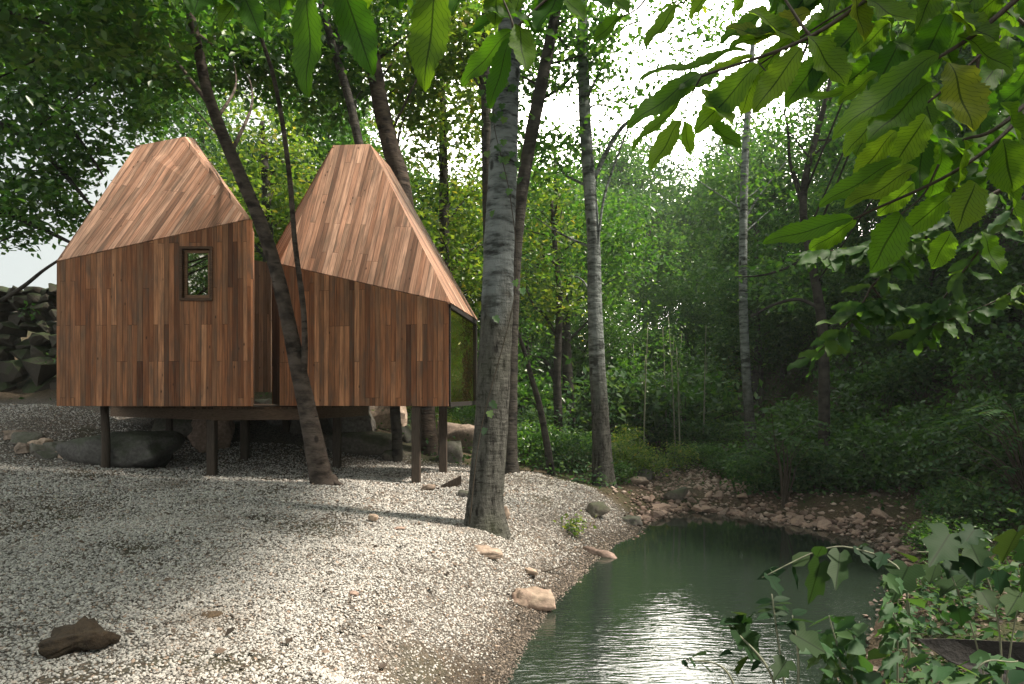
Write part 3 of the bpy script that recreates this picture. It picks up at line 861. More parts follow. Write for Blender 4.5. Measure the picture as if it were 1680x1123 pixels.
# ------------------------------------------------------------------ trees
def tree(name, label, stems, bark, leaf, ells, ncl, per, sig, L, seed, limbs=10, group=None, sides=12, extra=None, rough=.04, limb_r=.045, cat='tree', flat=.55, up=1.0):
    """stems: lists of (point, radius) in place; the first is the trunk. ells: crown ellipsoids in place"""
    rs = np.random.RandomState(seed); L *= 1.7; per *= .78
    b = stems[0][0][0]
    root = thing(name, label, cat, (b.x, b.y, gz(b.x, b.y) if not extra else b.z), 0, group)
    o = root.location
    tb = Tubes()
    for k, st in enumerate(stems):
        pts = [q - o for q, _ in st]; rr = [r for _, r in st]
        if k == 0:
            pts = [Vector((pts[0].x, pts[0].y, -.2))] + pts[:]
            rr = [rr[0] * 1.12] + rr
        tb.add(pts, rr, sides if k == 0 else 8, len(pts) * 9, rough, seed + k)
    P, cs = clump_points(rs, [[e[0] - o.x, e[1] - o.y, e[2] - o.z, *e[3:]] for e in ells], ncl, per, sig, flat)
    tp = spline([q - o for q, _ in stems[0]], 60)
    lb = Tubes()
    for c in cs[rs.permutation(len(cs))[:limbs]]:
        tgt = c[2] - rs.uniform(.3, 1.0) * (np.linalg.norm(c[:2] - tp[-1][:2]) + .4)
        i = int(np.argmin(np.abs(tp[:, 2] - tgt))); a = tp[i]
        mid = (a + c) / 2 + np.array([rs.normal(0, .15), rs.normal(0, .15), rs.normal(.1, .2)])
        lb.add([a, mid, c], [limb_r * rs.uniform(.6, 1.1), limb_r * .5, .006], 6, 12)
    tb.build('trunk', bark, root)
    if limbs: lb.build('limb', bark, root)
    if ncl:
        V, T = leaf_arrays(P, rs, L, up)
        link('crown', np_mesh('crown', V, T), LF[leaf], root)
    return root

def path(pts, d, scale=.86):
    """pts: (px, py, width in px) at distance d (a number or one per point)"""
    ds = d if isinstance(d, (list, tuple)) else [d] * len(pts)
    return [(W(a, b, dd), c / F * dd / 2 * scale) for (a, b, c), dd in zip(pts, ds)]

def E(px, py, d, rx, ry, rz):
    c = W(px, py, d); return (c.x, c.y, c.z, rx, ry, rz)

# the big poplar in front
tree('poplar_tree', 'thick pale poplar trunk with dark cracked lower bark standing in the gravel beside the pond', [
    path([(797, 872, 82), (796, 840, 66), (798, 800, 60), (806, 700, 57), (811, 600, 56), (816, 500, 54), (819, 400, 52), (824, 300, 49), (828, 200, 46), (833, 110, 42), (838, 0, 38), (846, -250, 30), (850, -500, 14)], 9.3, .95)],
    M_poplar, 'mid', [(-.6, 9.6, 11.4, 2.0, 1.7, 1.0)], 90, 70, .34, .13, 1, 14, sides=28, rough=.035)
# its second, slimmer pale companion
tree('poplar_tree', 'slim pale poplar with black lower trunk at the edge of the bushes past the bank', [
    path([(991, 800, 52), (989, 770, 42), (986, 700, 34), (980, 600, 31), (976, 500, 28), (974, 400, 25), (967, 300, 24), (960, 200, 23), (957, 100, 22), (955, 0, 20), (950, -200, 14)], 14.5),
    path([(975, 292, 9), (1000, 240, 9), (1020, 210, 8), (1042, 192, 6)], 14.5), path([(978, 430, 5), (990, 330, 5), (1012, 260, 4), (1035, 200, 3)], 14.4)],
    M_poplar_far, 'mid', [E(950, 130, 14.8, 1.4, 1.2, 2.2), E(1060, 90, 15, 1.7, 1.0, 1.6), E(900, 330, 15.5, .9, .8, 2.0)], 60, 55, .28, .085, 2, 12, sides=18)
# leaning tree before the cabins
tree('leaning_tree', 'brown tree leaning left in the gap between the cabins with a slender second stem', [
    path([(534, 797, 58), (526, 780, 48), (508, 690, 38), (488, 600, 33), (471, 520, 30), (452, 440, 28), (425, 360, 27), (395, 290, 26), (365, 220, 24), (340, 150, 22), (325, 80, 20), (308, 0, 18), (290, -120, 12)], 11.55, .8),
    path([(499, 612, 13), (500, 560, 12), (497, 500, 11), (484, 400, 10), (476, 300, 10), (463, 200, 9), (447, 120, 8), (425, 50, 7), (410, -20, 6)], 11.5),
    path([(530, 785, 16), (550, 792, 11), (566, 800, 8), (585, 808, 4)], [11.55, 11.45, 11.4, 11.3])],
    M_bark_leaning, 'mid', [E(330, 60, 14.8, 2.0, .9, 1.2), E(240, 130, 15.0, 1.2, .8, .8), E(415, 60, 14.6, 1.4, .8, 1.1)], 110, 70, .26, .10, 3, 5, sides=18, rough=.05)
# trunks behind the glazed cabin
tree('tall_tree', 'stout dark trunk rising behind the pointed roof and seen again under that cabin', [
    path([(706, 752, 40), (700, 700, 36), (684, 500, 36), (660, 310, 34), (643, 250, 33), (626, 180, 31), (612, 100, 29), (592, 0, 27), (570, -150, 18)], 16)],
    M_bark, 'lime', [E(640, 40, 17, 2.6, 1.6, 1.6), E(740, 160, 18, 1.5, 1.4, 1.5)], 150, 65, .3, .11, 4, 12, sides=16)
tree('slim_tree', 'slim grey stem leaning left above the flat tip of the pointed roof', [
    path([(650, 700, 20), (625, 400, 18), (590, 240, 17), (572, 160, 16), (548, 80, 15), (528, 10, 13), (500, -100, 9)], 15.2)],
    M_bark_dark, 'mid', [E(500, 120, 16, 1.5, 1.2, 1.4), E(560, 20, 15.5, 1.4, 1.2, 1)], 110, 60, .28, .10, 5, 10)
tree('dark_tree', 'blackish straight trunk close behind the big poplar curving right at the top', [
    path([(838, 782, 40), (836, 740, 30), (838, 600, 27), (842, 480, 25), (847, 400, 24), (858, 300, 24), (876, 200, 25), (892, 120, 23), (908, 40, 20), (930, -80, 14)], 13.8)],
    M_bark_dark, 'mid', [E(905, 60, 14.5, 1.5, 1.2, 1.4), E(880, 260, 14.5, .5, .5, 1.2)], 60, 55, .26, .085, 6, 10)
tree('dark_tree', 'thin black trunk peeping out left of the big poplar high up', [
    path([(812, 772, 22), (806, 600, 21), (800, 330, 20), (797, 130, 18), (796, 0, 14)], 16.5)],
    M_bark_dark, 'lime', [E(770, 60, 17, 1.3, 1.2, 1.6)], 30, 50, .3, .1, 7, 8)
tree('dark_tree', 'crooked low black tree with bent limbs in the green thicket between the two poplars', [
    path([(916, 690, 17), (914, 620, 15), (916, 560, 14), (918, 480, 12), (910, 400, 9), (905, 330, 6)], 18.5),
    path([(915, 640, 9), (900, 600, 8), (880, 585, 6), (862, 583, 4)], 18.5), path([(917, 560, 7), (895, 520, 6), (875, 500, 4), (862, 470, 3)], 18.5)],
    M_bark_dark, 'lime', [E(895, 420, 18.5, 1.2, 1.2, 2.2)], 55, 55, .3, .09, 8, 10, limb_r=.03)
tree('sapling_tree', 'bare dark sapling leaning left at the back rim of the gravel bank', [
    path([(905, 785, 17), (899, 740, 14), (886, 670, 12), (872, 620, 10), (858, 570, 8), (848, 540, 4)], 14.8)],
    M_bark_dark, 'mid', [E(865, 560, 14.9, .5, .5, .5)], 7, 40, .2, .07, 9, 4, limb_r=.015)
# right-hand slope
tree('pale_tree', 'thin pale grey trunk standing on the dark slope above the far end of the pond', [
    path([(1232, 722, 22), (1226, 640, 18), (1221, 550, 17), (1219, 450, 16), (1221, 300, 15), (1226, 200, 13), (1232, 120, 11), (1238, 20, 8)], 17.5),
    path([(1222, 360, 5), (1240, 330, 4), (1262, 300, 3), (1290, 265, 2)], 17.5)],
    M_poplar_far, 'mid', [E(1190, 180, 18, 1.3, 1.1, 1.4), E(1255, 330, 18, 1.0, .8, .9), E(1210, 30, 18, 2.0, 1.5, 1.0), E(1110, 215, 19, 1.5, .8, .5), E(1090, 60, 18, 1.4, 1.0, .9)], 62, 40, .28, .08, 10, 10, limb_r=.03)
tree('forked_tree', 'black forked tree on the steep slope with arching bare limbs', [
    path([(1352, 600, 20), (1350, 545, 19), (1341, 480, 17), (1326, 400, 15), (1318, 350, 14), (1322, 290, 13), (1340, 220, 11), (1356, 160, 9), (1366, 110, 5)], 15),
    path([(1319, 345, 8), (1308, 310, 7), (1296, 265, 6), (1293, 215, 5), (1286, 180, 3)], 15), path([(1344, 505, 8), (1310, 492, 6), (1270, 500, 5), (1232, 520, 3)], 15), path([(1330, 420, 7), (1290, 440, 5), (1250, 452, 4), (1205, 455, 2)], 15)],
    M_bark_dark, 'mid', [E(1350, 230, 15.8, 1.5, 1.2, 1.6), E(1280, 460, 15.6, .9, .9, .8), E(1440, 120, 15, 1.3, 1.2, 1.2), (7.0, 11.3, 9.4, 1.8, 1.5, .7)], 95, 60, .28, .08, 12, 12, limb_r=.03)  # last ellipsoid added above the view to shade the gravel bank
# the left-hand trees
tree('maple_tree', 'broad maple over the stone wall whose dark branches reach down to the cabin roof', [
    path([(-110, 690, 46), (-100, 500, 42), (-80, 300, 38), (-40, 120, 32), (0, -40, 24), (30, -200, 14)], 15.5),
    path([(-70, 200, 20), (0, 205, 15), (60, 238, 12), (130, 315, 8), (150, 340, 4)], 15.3), path([(-90, 360, 14), (0, 350, 12), (60, 372, 10), (115, 398, 6)], 15.3),
    path([(-110, 500, 10), (-20, 500, 9), (30, 476, 8), (70, 445, 6), (95, 428, 5)], 14.5), path([(-30, 80, 16), (40, 120, 12), (120, 215, 8), (170, 290, 4)], 15.3)],
    M_bark_dark, 'mid', [E(40, 210, 15.4, 1.6, 1.3, 1.9), E(150, 150, 15.4, 1.4, 1.2, 1.5), E(40, 345, 15.2, 1.5, 1.0, .9), E(110, 300, 15.6, .9, .8, .8), E(120, 20, 15, 2.6, 1.6, 1.6)], 270, 80, .28, .105, 13, 16)
tree('maple_tree', 'dense leafy maple in the top corner with yellowing sprays nearest the camera', [
    path([(-520, 800, 60), (-480, 500, 54), (-420, 100, 46), (-300, -300, 30)], 9.5),
    path([(-430, 100, 24), (-250, 20, 18), (-80, 0, 12), (80, 40, 6)], 10)],
    M_bark_dark, 'mid', [E(60, 40, 10.5, 1.7, 1.2, .9), E(230, -10, 11, 1.6, 1.2, .7), (-5.2, 6.2, 10.4, 3.6, 4.6, .8), (-6, 1, 9, 3, 2.5, .8)], 520, 80, .38, .10, 14, 20)  # last two ellipsoids added out of view to keep skylight off the left gravel
tree('round_tree', 'rounded sunlit tree filling the gap just left of the pointed roof', [
    path([(430, 640, 26), (440, 450, 22), (436, 300, 16), (430, 200, 8)], 21)],
    M_bark_dark, 'lime', [E(425, 300, 21, 1.7, 1.5, 2.6), E(480, 330, 22, 1.2, 1.3, 2.2)], 90, 60, .36, .11, 15, 12)
tree('bright_tree', 'bright yellow-green tree filling the view between the pointed roof and big poplar', [
    path([(735, 700, 24), (730, 500, 22), (728, 300, 18), (725, 100, 10)], 19.5)],
    M_bark_dark, 'lime', [E(715, 330, 19.5, 1.9, 1.6, 3.4), E(770, 420, 20.5, 1.0, 1.2, 3.2), E(690, 130, 20, 1.8, 1.4, 1.6)], 150, 60, .34, .105, 16, 14)
tree('bright_tree', 'leafy tree against the sky right of the big poplar over the low thicket', [
    path([(935, 700, 22), (925, 500, 18), (915, 350, 12), (910, 250, 6)], 22)],
    M_bark_dark, 'mid', [E(905, 390, 22, 1.3, 1.2, 3.6), E(1010, 420, 22.5, 1.3, 1.2, 2.4)], 120, 60, .36, .105, 17, 14)

# background woods: five kinds, each copied
rsw = np.random.RandomState(77)
protos = []
for i, (leaf, ells, ncl, per) in enumerate([
        ('cool', [(0, 0, 5.2, 1.9, 1.9, 2.6)], 120, 75), ('deep', [(0, 0, 4.6, 2.2, 2.2, 2.4)], 130, 75), ('cool', [(.2, 0, 5.6, 1.7, 1.7, 3.2)], 120, 75),
        ('mid', [(0, 0, 5.0, 1.8, 1.8, 2.8), (.8, .3, 3.4, 1.2, 1.2, 1.2)], 120, 70), ('mid', [(0, .2, 6.2, 1.6, 1.6, 3.4)], 110, 70)]):
    rs = np.random.RandomState(200 + i)
    root = thing('woodland_tree', 'x', 'tree')
    P, cs = clump_points(rs, ells, ncl, per, .38)
    tb = Tubes(); top = ells[0][2] + 1.5
    tp = [Vector((0, 0, -.4)), Vector((rs.normal(0, .1), rs.normal(0, .1), top * .35)), Vector((rs.normal(0, .2), rs.normal(0, .2), top * .7)), Vector((rs.normal(0, .25), rs.normal(0, .2), top))]
    tb.add(tp, [.14, .11, .08, .02], 8, 20, .06, i)
    sp_ = spline(tp, 40)
    for c in cs[:16]:
        k = int(np.argmin(np.abs(sp_[:, 2] - (c[2] - .9)))); tb.add([sp_[k], (sp_[k] + c) / 2 + [0, 0, .2], c], [.035, .02, .006], 5, 8)
    tb.build('trunk', M_bark_dark if i != 4 else M_bark, root)
    V, T = leaf_arrays(P, rs, .165)
    link('crown', np_mesh('crown', V, T), LF[leaf], root)
    protos.append(root)
spots = []     # (x, y, kind, scale, region)
for px, d, k, s in ((1000, 50, 0, 1.75), (1050, 47, 3, 1.55), (1105, 49, 0, 1.6), (1160, 52, 2, 1.5), (940, 30, 4, 1.15), (870, 27, 0, 1.1), (1075, 56, 1, 2.2), (1020, 60, 4, 2.2), (1135, 60, 0, 2.0), (900, 34, 3, 1.3), (960, 24, 1, .6), (1030, 30, 1, .62), (1080, 28, 0, .55), (1130, 32, 2, .6), (985, 33, 3, .75),
                    (1195, 50, 4, 1.7), (830, 30, 3, 1.35), (1060, 66, 2, 2.4), (980, 66, 0, 2.6), (1130, 68, 3, 2.3), (880, 42, 2, 1.6), (940, 48, 3, 1.9), (1230, 58, 0, 2.0), (1010, 38, 2, .95), (1095, 40, 3, .9), (1170, 40, 0, .9)):
    spots.append(((px - 840) / F * d, d, k, s, 'valley'))
for px, d, k, s in ((760, 27, 3, 1.1), (680, 26, 0, 1.1), (610, 25, 3, 1.1), (540, 26, 4, 1.2), (470, 27, 3, 1.1), (390, 25, 0, 1.1), (590, 33, 2, 1.35), (730, 35, 0, 1.3), (450, 34, 0, 1.3), (330, 27, 4, 1.2)):
    spots.append(((px - 840) / F * d, d, k, s, 'behind'))
for x, y, k, s in ((11, 31, 3, 1.2), (13, 33, 0, 1.3), (15.5, 31, 2, 1.3), (16.5, 29, 0, 1.3), (14.2, 26, 3, 1.1), (18.5, 30, 3, 1.4), (17, 23, 0, 1.1), (19.5, 25, 4, 1.2), (18, 20, 2, 1.0), (15.5, 20.5, 1, 1.0), (13.5, 17, 0, .9), (16.5, 17, 3, 1.0), (12.5, 38, 4, 1.4), (20, 35, 0, 1.5), (14, 14.5, 1, .9), (16.5, 13.5, 2, .9), (13.6, 11.5, 1, .8), (15.5, 10, 0, .9), (11.6, 12, 1, .6),
                   (9.5, 26, 0, .8), (10.5, 23, 2, .75), (11.5, 29, 3, .9), (10.2, 19, 2, .7), (12.5, 21, 1, .8), (13, 25, 0, .9), (14.5, 29, 3, .95), (12, 17, 2, .75), (14, 19, 0, .85), (12.8, 14, 1, .75), (15.2, 16, 3, .8), (14.5, 12, 2, .7), (15.5, 23, 0, .9),
                   (17, 27, 2, .9), (12.2, 34, 0, 1), (15.5, 36, 3, 1), (18, 32, 0, 1), (10.6, 38, 3, 1.0), (17.5, 19, 0, .8), (12.6, 10.5, 1, .62), (9.6, 15.5, 2, .5), (10.4, 13, 1, .5), (20, 40, 4, 1.1)):
    spots.append((x, y, k, s, 'slope'))
for x, y, k, s in ((-6, -9, 0, 1.1), (-2.5, -10.5, 1, 1.2), (1.5, -9, 2, 1.1), (5, -9.5, 0, 1.1), (-9.5, -8, 1, 1.1), (9, -7, 2, 1.2), (-12.5, -5, 0, 1.1), (-4.2, -7.5, 4, .9), (-19.5, -7, 0, 1.4), (-17, -9, 1, 1.3), (-15, -6.5, 3, 1.0)):
    spots.append((x, y, k, s, 'mirrored'))
used = set()
texts = {'valley': ('green woodland tree in the valley beyond the pond between the two pale trunks', 'trees in the valley beyond the pond'),
         'behind': ('tall woodland tree standing in the wood behind the two cabins', 'trees in the wood behind the cabins'),
         'mirrored': ('tree of the wood facing the cabins, seen only mirrored in the small window', 'trees mirrored in the window'),
         'slope': ('dark green tree growing up the steep slope over the pond', 'trees on the steep slope')}
for x, y, k, s, reg in spots:
    o = protos[k] if k not in used else copy_tree(protos[k])
    used.add(k)
    o.location = (x, y, gz(x, y)); o.rotation_euler = (0, 0, rsw.uniform(0, 6.28)); o.scale = (s * rsw.uniform(.92, 1.1), s * rsw.uniform(.92, 1.1), s)
    tag(o, texts[reg][0], 'tree', texts[reg][1])

# thin pale saplings in the clearing
for i in range(11):
    px = rsw.uniform(1035, 1175); d = rsw.uniform(19.5, 23)
    x = (px - 840) / F * d; z = gz(x, d)
    r = thing('sapling', 'thin pale pole-like sapling in the dim clearing past the pond', 'sapling', (x, d, z), 0, 'thin saplings in the clearing')
    tb = Tubes(); h = rsw.uniform(2.6, 4.2); lx = rsw.normal(0, .15)
    tb.add([Vector((0, 0, -.1)), Vector((lx * .4, 0, h * .5)), Vector((lx, 0, h))], [.028, .02, .008], 6, 10)
    tb.build('stem', M_sapling, r)
    cp = np.array([[lx * .8, 0, h * .85]]) + rsw.normal(0, 1, (90, 3)) * [.28, .28, .4]
    V, T = leaf_arrays(cp, rsw, .10); link('crown', np_mesh('crown', V, T), LF['mid'], r)

# ------------------------------------------------------------------ chestnut overhead: big leaves hanging into view
def big_leaf(rs, base, tip, width, nrm, curl=.12, serr=True):
    """a serrated chestnut leaf as a folded, curved blade; returns verts, faces, uvs"""
    ax = tip - base; L = ax.length; ax = ax / L
    n = (nrm - ax * nrm.dot(ax)).normalized(); sd = ax.cross(n)
    K = 27
    V = []; UV = []; F_ = []
    for i in range(K):
        s = i / (K - 1)
        prof = (math.sin(math.pi * min(1, s ** .92)) ** .62) * (1 - .12 * s) if 0 < s < 1 else 0
        prof = prof * (0.72 + .55 * s if s < .55 else 1.022 - .0 * s)
        hw = width / 2 * max(prof, .02)
        if serr and 2 < i < K - 1: hw *= (1.09 if i % 2 else .95)
        c = base + ax * (L * s) + n * (-curl * L * (s * s) + .03 * L * math.sin(s * 9))
        wav = .06 * width * math.sin(s * 21)
        lft = c + sd * hw + n * (hw * .28 + wav); rgt = c - sd * hw + n * (hw * .28 - wav)
        ml = c + sd * hw * .5 + n * hw * .11; mr = c - sd * hw * .5 + n * hw * .11
        V += [lft, ml, c, mr, rgt]
        UV += [(-1, s), (-.5, s), (0, s), (.5, s), (1, s)]
    for i in range(K - 1):
        for j in range(4):
            a = i * 5 + j
            F_.append((a, a + 1, a + 6, a + 5))
    return V, F_, UV

class Leaves:
    def __init__(s): s.V = []; s.F = []; s.U = []
    def add(s, V, F_, U):
        n = len(s.V); s.V += V; s.U += U; s.F += [tuple(i + n for i in f) for f in F_]
    def build(s, name, mat, parent, o=None):
        o = o or Vector((0, 0, 0))
        me = bpy.data.meshes.new(name)
        me.from_pydata([tuple(v - o) for v in s.V], [], s.F)
        uvl = me.uv_layers.new(name='UVMap')
        li = np.zeros(len(me.loops), dtype=np.int32); me.loops.foreach_get('vertex_index', li)
        uvl.data.foreach_set('uv', np.array(s.U, dtype=np.float32)[li].ravel())
        return link(name, me, mat, parent, True)

ch = thing('chestnut_tree', 'chestnut tree arching overhead with big serrated leaves hanging into view', 'tree', (3.6, .2, gz(3.6, .2)))
co = ch.location.copy()
tb = Tubes()
tb.add([q - co for q in (Vector((3.6, .2, -.2)), Vector((3.55, .25, 1.4)), Vector((3.3, .5, 3.2)), Vector((2.7, 1.2, 4.8)), Vector((1.8, 2.4, 6.6)), Vector((1.4, 3.6, 8.4)), Vector((1.2, 6.2, 9.8)), Vector((1.1, 9.5, 10.3)))], [.24, .2, .17, .14, .11, .08, .05, .02], 16, 50, .05, 5)
tb.build('trunk', M_bark_dark, ch)
rs = np.random.RandomState(21)
# overhead crown, added above the view and shaped to shade the left gravel
P, cs = clump_points(rs, [(1.1, 7.3, 10.0, 3.3, 4.6, .8), (1.6, 3.6, 8.6, 1.8, 1.8, .6)], 460, 80, .45, .5)
inview = (P[:, 2] - CAM_Z) / np.maximum(P[:, 1], .1) < .66
P = P[~inview]
V, T = leaf_arrays(P - np.array(co), rs, .2, 1.2, .42)
link('crown', np_mesh('crown', V, T), LF['mid'], ch)
tb = Tubes()
for c in cs[::14]:
    if (c[2] - CAM_Z) / max(c[1], .1) > .7:
        a = np.array((1.2, 6.2, 9.75)) if c[1] > 7 else np.array((1.4, 3.6, 8.35))
        tb.add([Vector(a) - co, Vector((a + c) / 2 + [0, 0, .3]) - co, Vector(c) - co], [.05, .03, .01], 6, 14)
tb.build('limb', M_bark_dark, ch)

def hanging(leaves, twigs, seed, mat='chestnut', depth_j=.05):
    """one branch with its leaves; leaves: (bx, by, tx, ty, w, d)"""
    rs = np.random.RandomState(seed)
    tb = Tubes()
    for pts, r in twigs:
        tb.add([W(*q) - co for q in pts], [r * .62, r * .45, r * .28], 7, 26)
    br = tb.build('hanging_branch', M_twig, ch)
    lv = Leaves()
    for (bx, by, tx, ty, wd, d) in leaves:
        d1 = d * (1 + rs.uniform(-depth_j, depth_j))
        b = W(bx, by, d); t_ = W(tx, ty, d1)
        view = (b - Vector((0, 0, CAM_Z))).normalized()
        nrm = Vector((rs.normal(0, .3), -.8 + rs.normal(0, .25), .5))
        lv.add(*big_leaf(rs, b, t_, wd / F * d * .98, nrm, rs.uniform(-.03, .2)))
    lv.build('foliage', LF[mat], br, co)
    return br

# above the cabins
hanging([(508, -25, 500, 155, 60, 1.7), (556, -40, 612, 124, 66, 1.65), (720, -40, 688, 134, 74, 1.6), (395, -20, 424, 52, 44, 1.8), (400, -20, 352, 40, 50, 1.8), (330, -30, 318, 24, 44, 1.9), (450, -40, 462, 22, 50, 1.8),
         (640, -40, 655, 12, 44, 1.8), (680, -50, 668, 30, 40, 1.75), (525, -40, 575, 20, 50, 1.75), (360, -30, 390, 12, 40, 1.85), (300, -40, 286, 8, 36, 1.9)],
        [([(900, -160, 1.7), (700, -70, 1.68), (470, -45, 1.75)], .012), ([(470, -45, 1.75), (380, -30, 1.8), (300, -30, 1.9)], .008)], 31)
# before the poplars
hanging([(842, 50, 748, 132, 46, 1.75), (838, 62, 800, 176, 40, 1.7), (850, 42, 864, 112, 48, 1.7), (838, 25, 912, 68, 52, 1.7), (815, -20, 812, 44, 46, 1.75), (835, 10, 758, 50, 34, 1.8), (770, -30, 736, 14, 40, 1.8), (930, -30, 878, 48, 56, 1.75),
         (905, -30, 960, 20, 44, 1.8), (1018, 28, 972, 66, 34, 1.85), (960, -20, 1005, 12, 36, 1.8), (860, 30, 800, 20, 36, 1.75), (990, -30, 1030, 26, 36, 1.85)],
        [([(1040, -120, 1.7), (930, -30, 1.72), (842, 50, 1.72)], .010), ([(842, 50, 1.72), (838, 30, 1.72), (815, -25, 1.75)], .006), ([(1100, -60, 1.8), (1050, 10, 1.85), (1015, 30, 1.85)], .006)], 32)
# before the bright sky
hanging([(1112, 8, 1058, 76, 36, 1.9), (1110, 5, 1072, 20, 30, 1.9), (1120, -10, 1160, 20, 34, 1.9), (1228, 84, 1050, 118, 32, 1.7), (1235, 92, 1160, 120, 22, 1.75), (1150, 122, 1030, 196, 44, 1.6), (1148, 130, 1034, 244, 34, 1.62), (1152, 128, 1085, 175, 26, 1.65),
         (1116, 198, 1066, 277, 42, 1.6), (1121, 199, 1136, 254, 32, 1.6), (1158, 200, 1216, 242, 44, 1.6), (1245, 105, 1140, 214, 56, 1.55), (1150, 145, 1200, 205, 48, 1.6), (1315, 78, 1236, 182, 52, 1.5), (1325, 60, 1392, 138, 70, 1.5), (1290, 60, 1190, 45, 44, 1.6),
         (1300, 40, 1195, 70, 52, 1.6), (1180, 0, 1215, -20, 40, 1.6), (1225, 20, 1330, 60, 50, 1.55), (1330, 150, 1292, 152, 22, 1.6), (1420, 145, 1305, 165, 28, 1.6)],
        [([(1500, -60, 1.5), (1330, 60, 1.52), (1150, 126, 1.6)], .010), ([(1150, 126, 1.6), (1130, 165, 1.6), (1118, 200, 1.6)], .004), ([(1330, 60, 1.52), (1290, 140, 1.55), (1240, 100, 1.6)], .005), ([(1330, 60, 1.52), (1240, -40, 1.7), (1110, 8, 1.9)], .006)], 33, 'backlit')
# top right corner, thick with leaves
rs = np.random.RandomState(41)
band = []
for i in range(22):
    x = rs.uniform(270, 1010); y = rs.uniform(-75, -15); a = rs.uniform(.6, 2.5); l = rs.uniform(60, 95)
    band.append((x, y, x + math.cos(a) * l * .7, y + math.sin(a) * l, rs.uniform(34, 52), rs.uniform(1.7, 2.0)))
hanging(band, [([(1040, -130, 1.8), (760, -60, 1.85), (480, -60, 1.85), (270, -40, 1.9)], .010)], 36)
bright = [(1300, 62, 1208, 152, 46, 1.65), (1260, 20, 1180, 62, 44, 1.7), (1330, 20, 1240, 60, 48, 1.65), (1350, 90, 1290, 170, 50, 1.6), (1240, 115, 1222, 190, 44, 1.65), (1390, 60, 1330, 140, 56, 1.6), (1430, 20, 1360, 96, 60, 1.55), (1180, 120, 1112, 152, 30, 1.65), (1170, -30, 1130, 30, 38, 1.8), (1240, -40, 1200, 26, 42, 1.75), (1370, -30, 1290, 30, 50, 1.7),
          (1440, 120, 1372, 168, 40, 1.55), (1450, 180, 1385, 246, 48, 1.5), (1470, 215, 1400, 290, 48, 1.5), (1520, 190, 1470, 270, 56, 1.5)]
hanging(bright, [([(1560, -80, 1.6), (1380, 20, 1.62), (1240, 110, 1.65)], .006), ([(1640, 60, 1.5), (1520, 170, 1.5), (1450, 200, 1.5)], .006)], 37, 'backlit')
rs = np.random.RandomState(40)
corner = [(1540, 88, 1372, 207, 60, 1.4), (1525, 135, 1424, 230, 66, 1.4), (1556, 103, 1605, 208, 84, 1.35), (1480, 262, 1342, 328, 44, 1.45), (1505, 275, 1385, 342, 50, 1.45), (1400, 358, 1252, 396, 42, 1.5), (1405, 362, 1328, 410, 46, 1.5), (1478, 352, 1440, 438, 68, 1.45),
          (1580, 228, 1584, 306, 70, 1.4), (1645, 228, 1662, 316, 70, 1.35), (1545, 250, 1530, 330, 50, 1.45), (1500, 300, 1440, 352, 42, 1.5), (1420, 0, 1500, 40, 64, 1.5), (1550, 20, 1650, 60, 70, 1.4), (1560, 0, 1600, 50, 60, 1.4), (1395, -20, 1430, 60, 60, 1.5),
          (1570, 60, 1680, 110, 70, 1.4), (1640, 170, 1700, 260, 76, 1.35), (1600, 300, 1570, 380, 60, 1.4), (1650, 300, 1690, 385, 66, 1.4), (1560, 320, 1480, 385, 46, 1.5), (1610, 380, 1640, 450, 50, 1.5), (1560, 380, 1530, 440, 46, 1.5)]
shown, corner = corner, []
for i in range(120):
    x = rs.uniform(1400, 1760); y = rs.uniform(-70, 250)
    if x < 1400 + max(0, y) * .25 or (x < 1400 and y > 60): continue
    a = rs.uniform(.1, 2.9); l = rs.uniform(75, 125)
    corner.append((x, y, x + math.cos(a) * l, y + math.sin(a) * l * .75 + 12, rs.uniform(38, 62), rs.uniform(1.5, 2.6)))
for i in range(24):
    x = rs.uniform(1250, 1440); y = rs.uniform(-80, 40)
    a = rs.uniform(.4, 2.7); l = rs.uniform(70, 110)
    corner.append((x, y, x + math.cos(a) * l, y + math.sin(a) * l * .7, rs.uniform(36, 56), rs.uniform(1.6, 2.2)))
hanging(corner, [([(1820, -140, 1.9), (1600, -20, 1.95), (1320, -60, 2.0)], .012), ([(1600, -20, 1.95), (1700, 60, 1.9), (1790, 200, 1.9)], .010)], 38)
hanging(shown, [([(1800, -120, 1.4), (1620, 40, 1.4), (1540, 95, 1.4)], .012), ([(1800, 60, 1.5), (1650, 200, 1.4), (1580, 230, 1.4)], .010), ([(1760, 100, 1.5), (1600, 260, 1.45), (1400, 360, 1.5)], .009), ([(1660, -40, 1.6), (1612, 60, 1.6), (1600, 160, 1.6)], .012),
                 ([(1540, 270, 1.45), (1515, 320, 1.47), (1478, 352, 1.45)], .004)], 34, 'backlit')
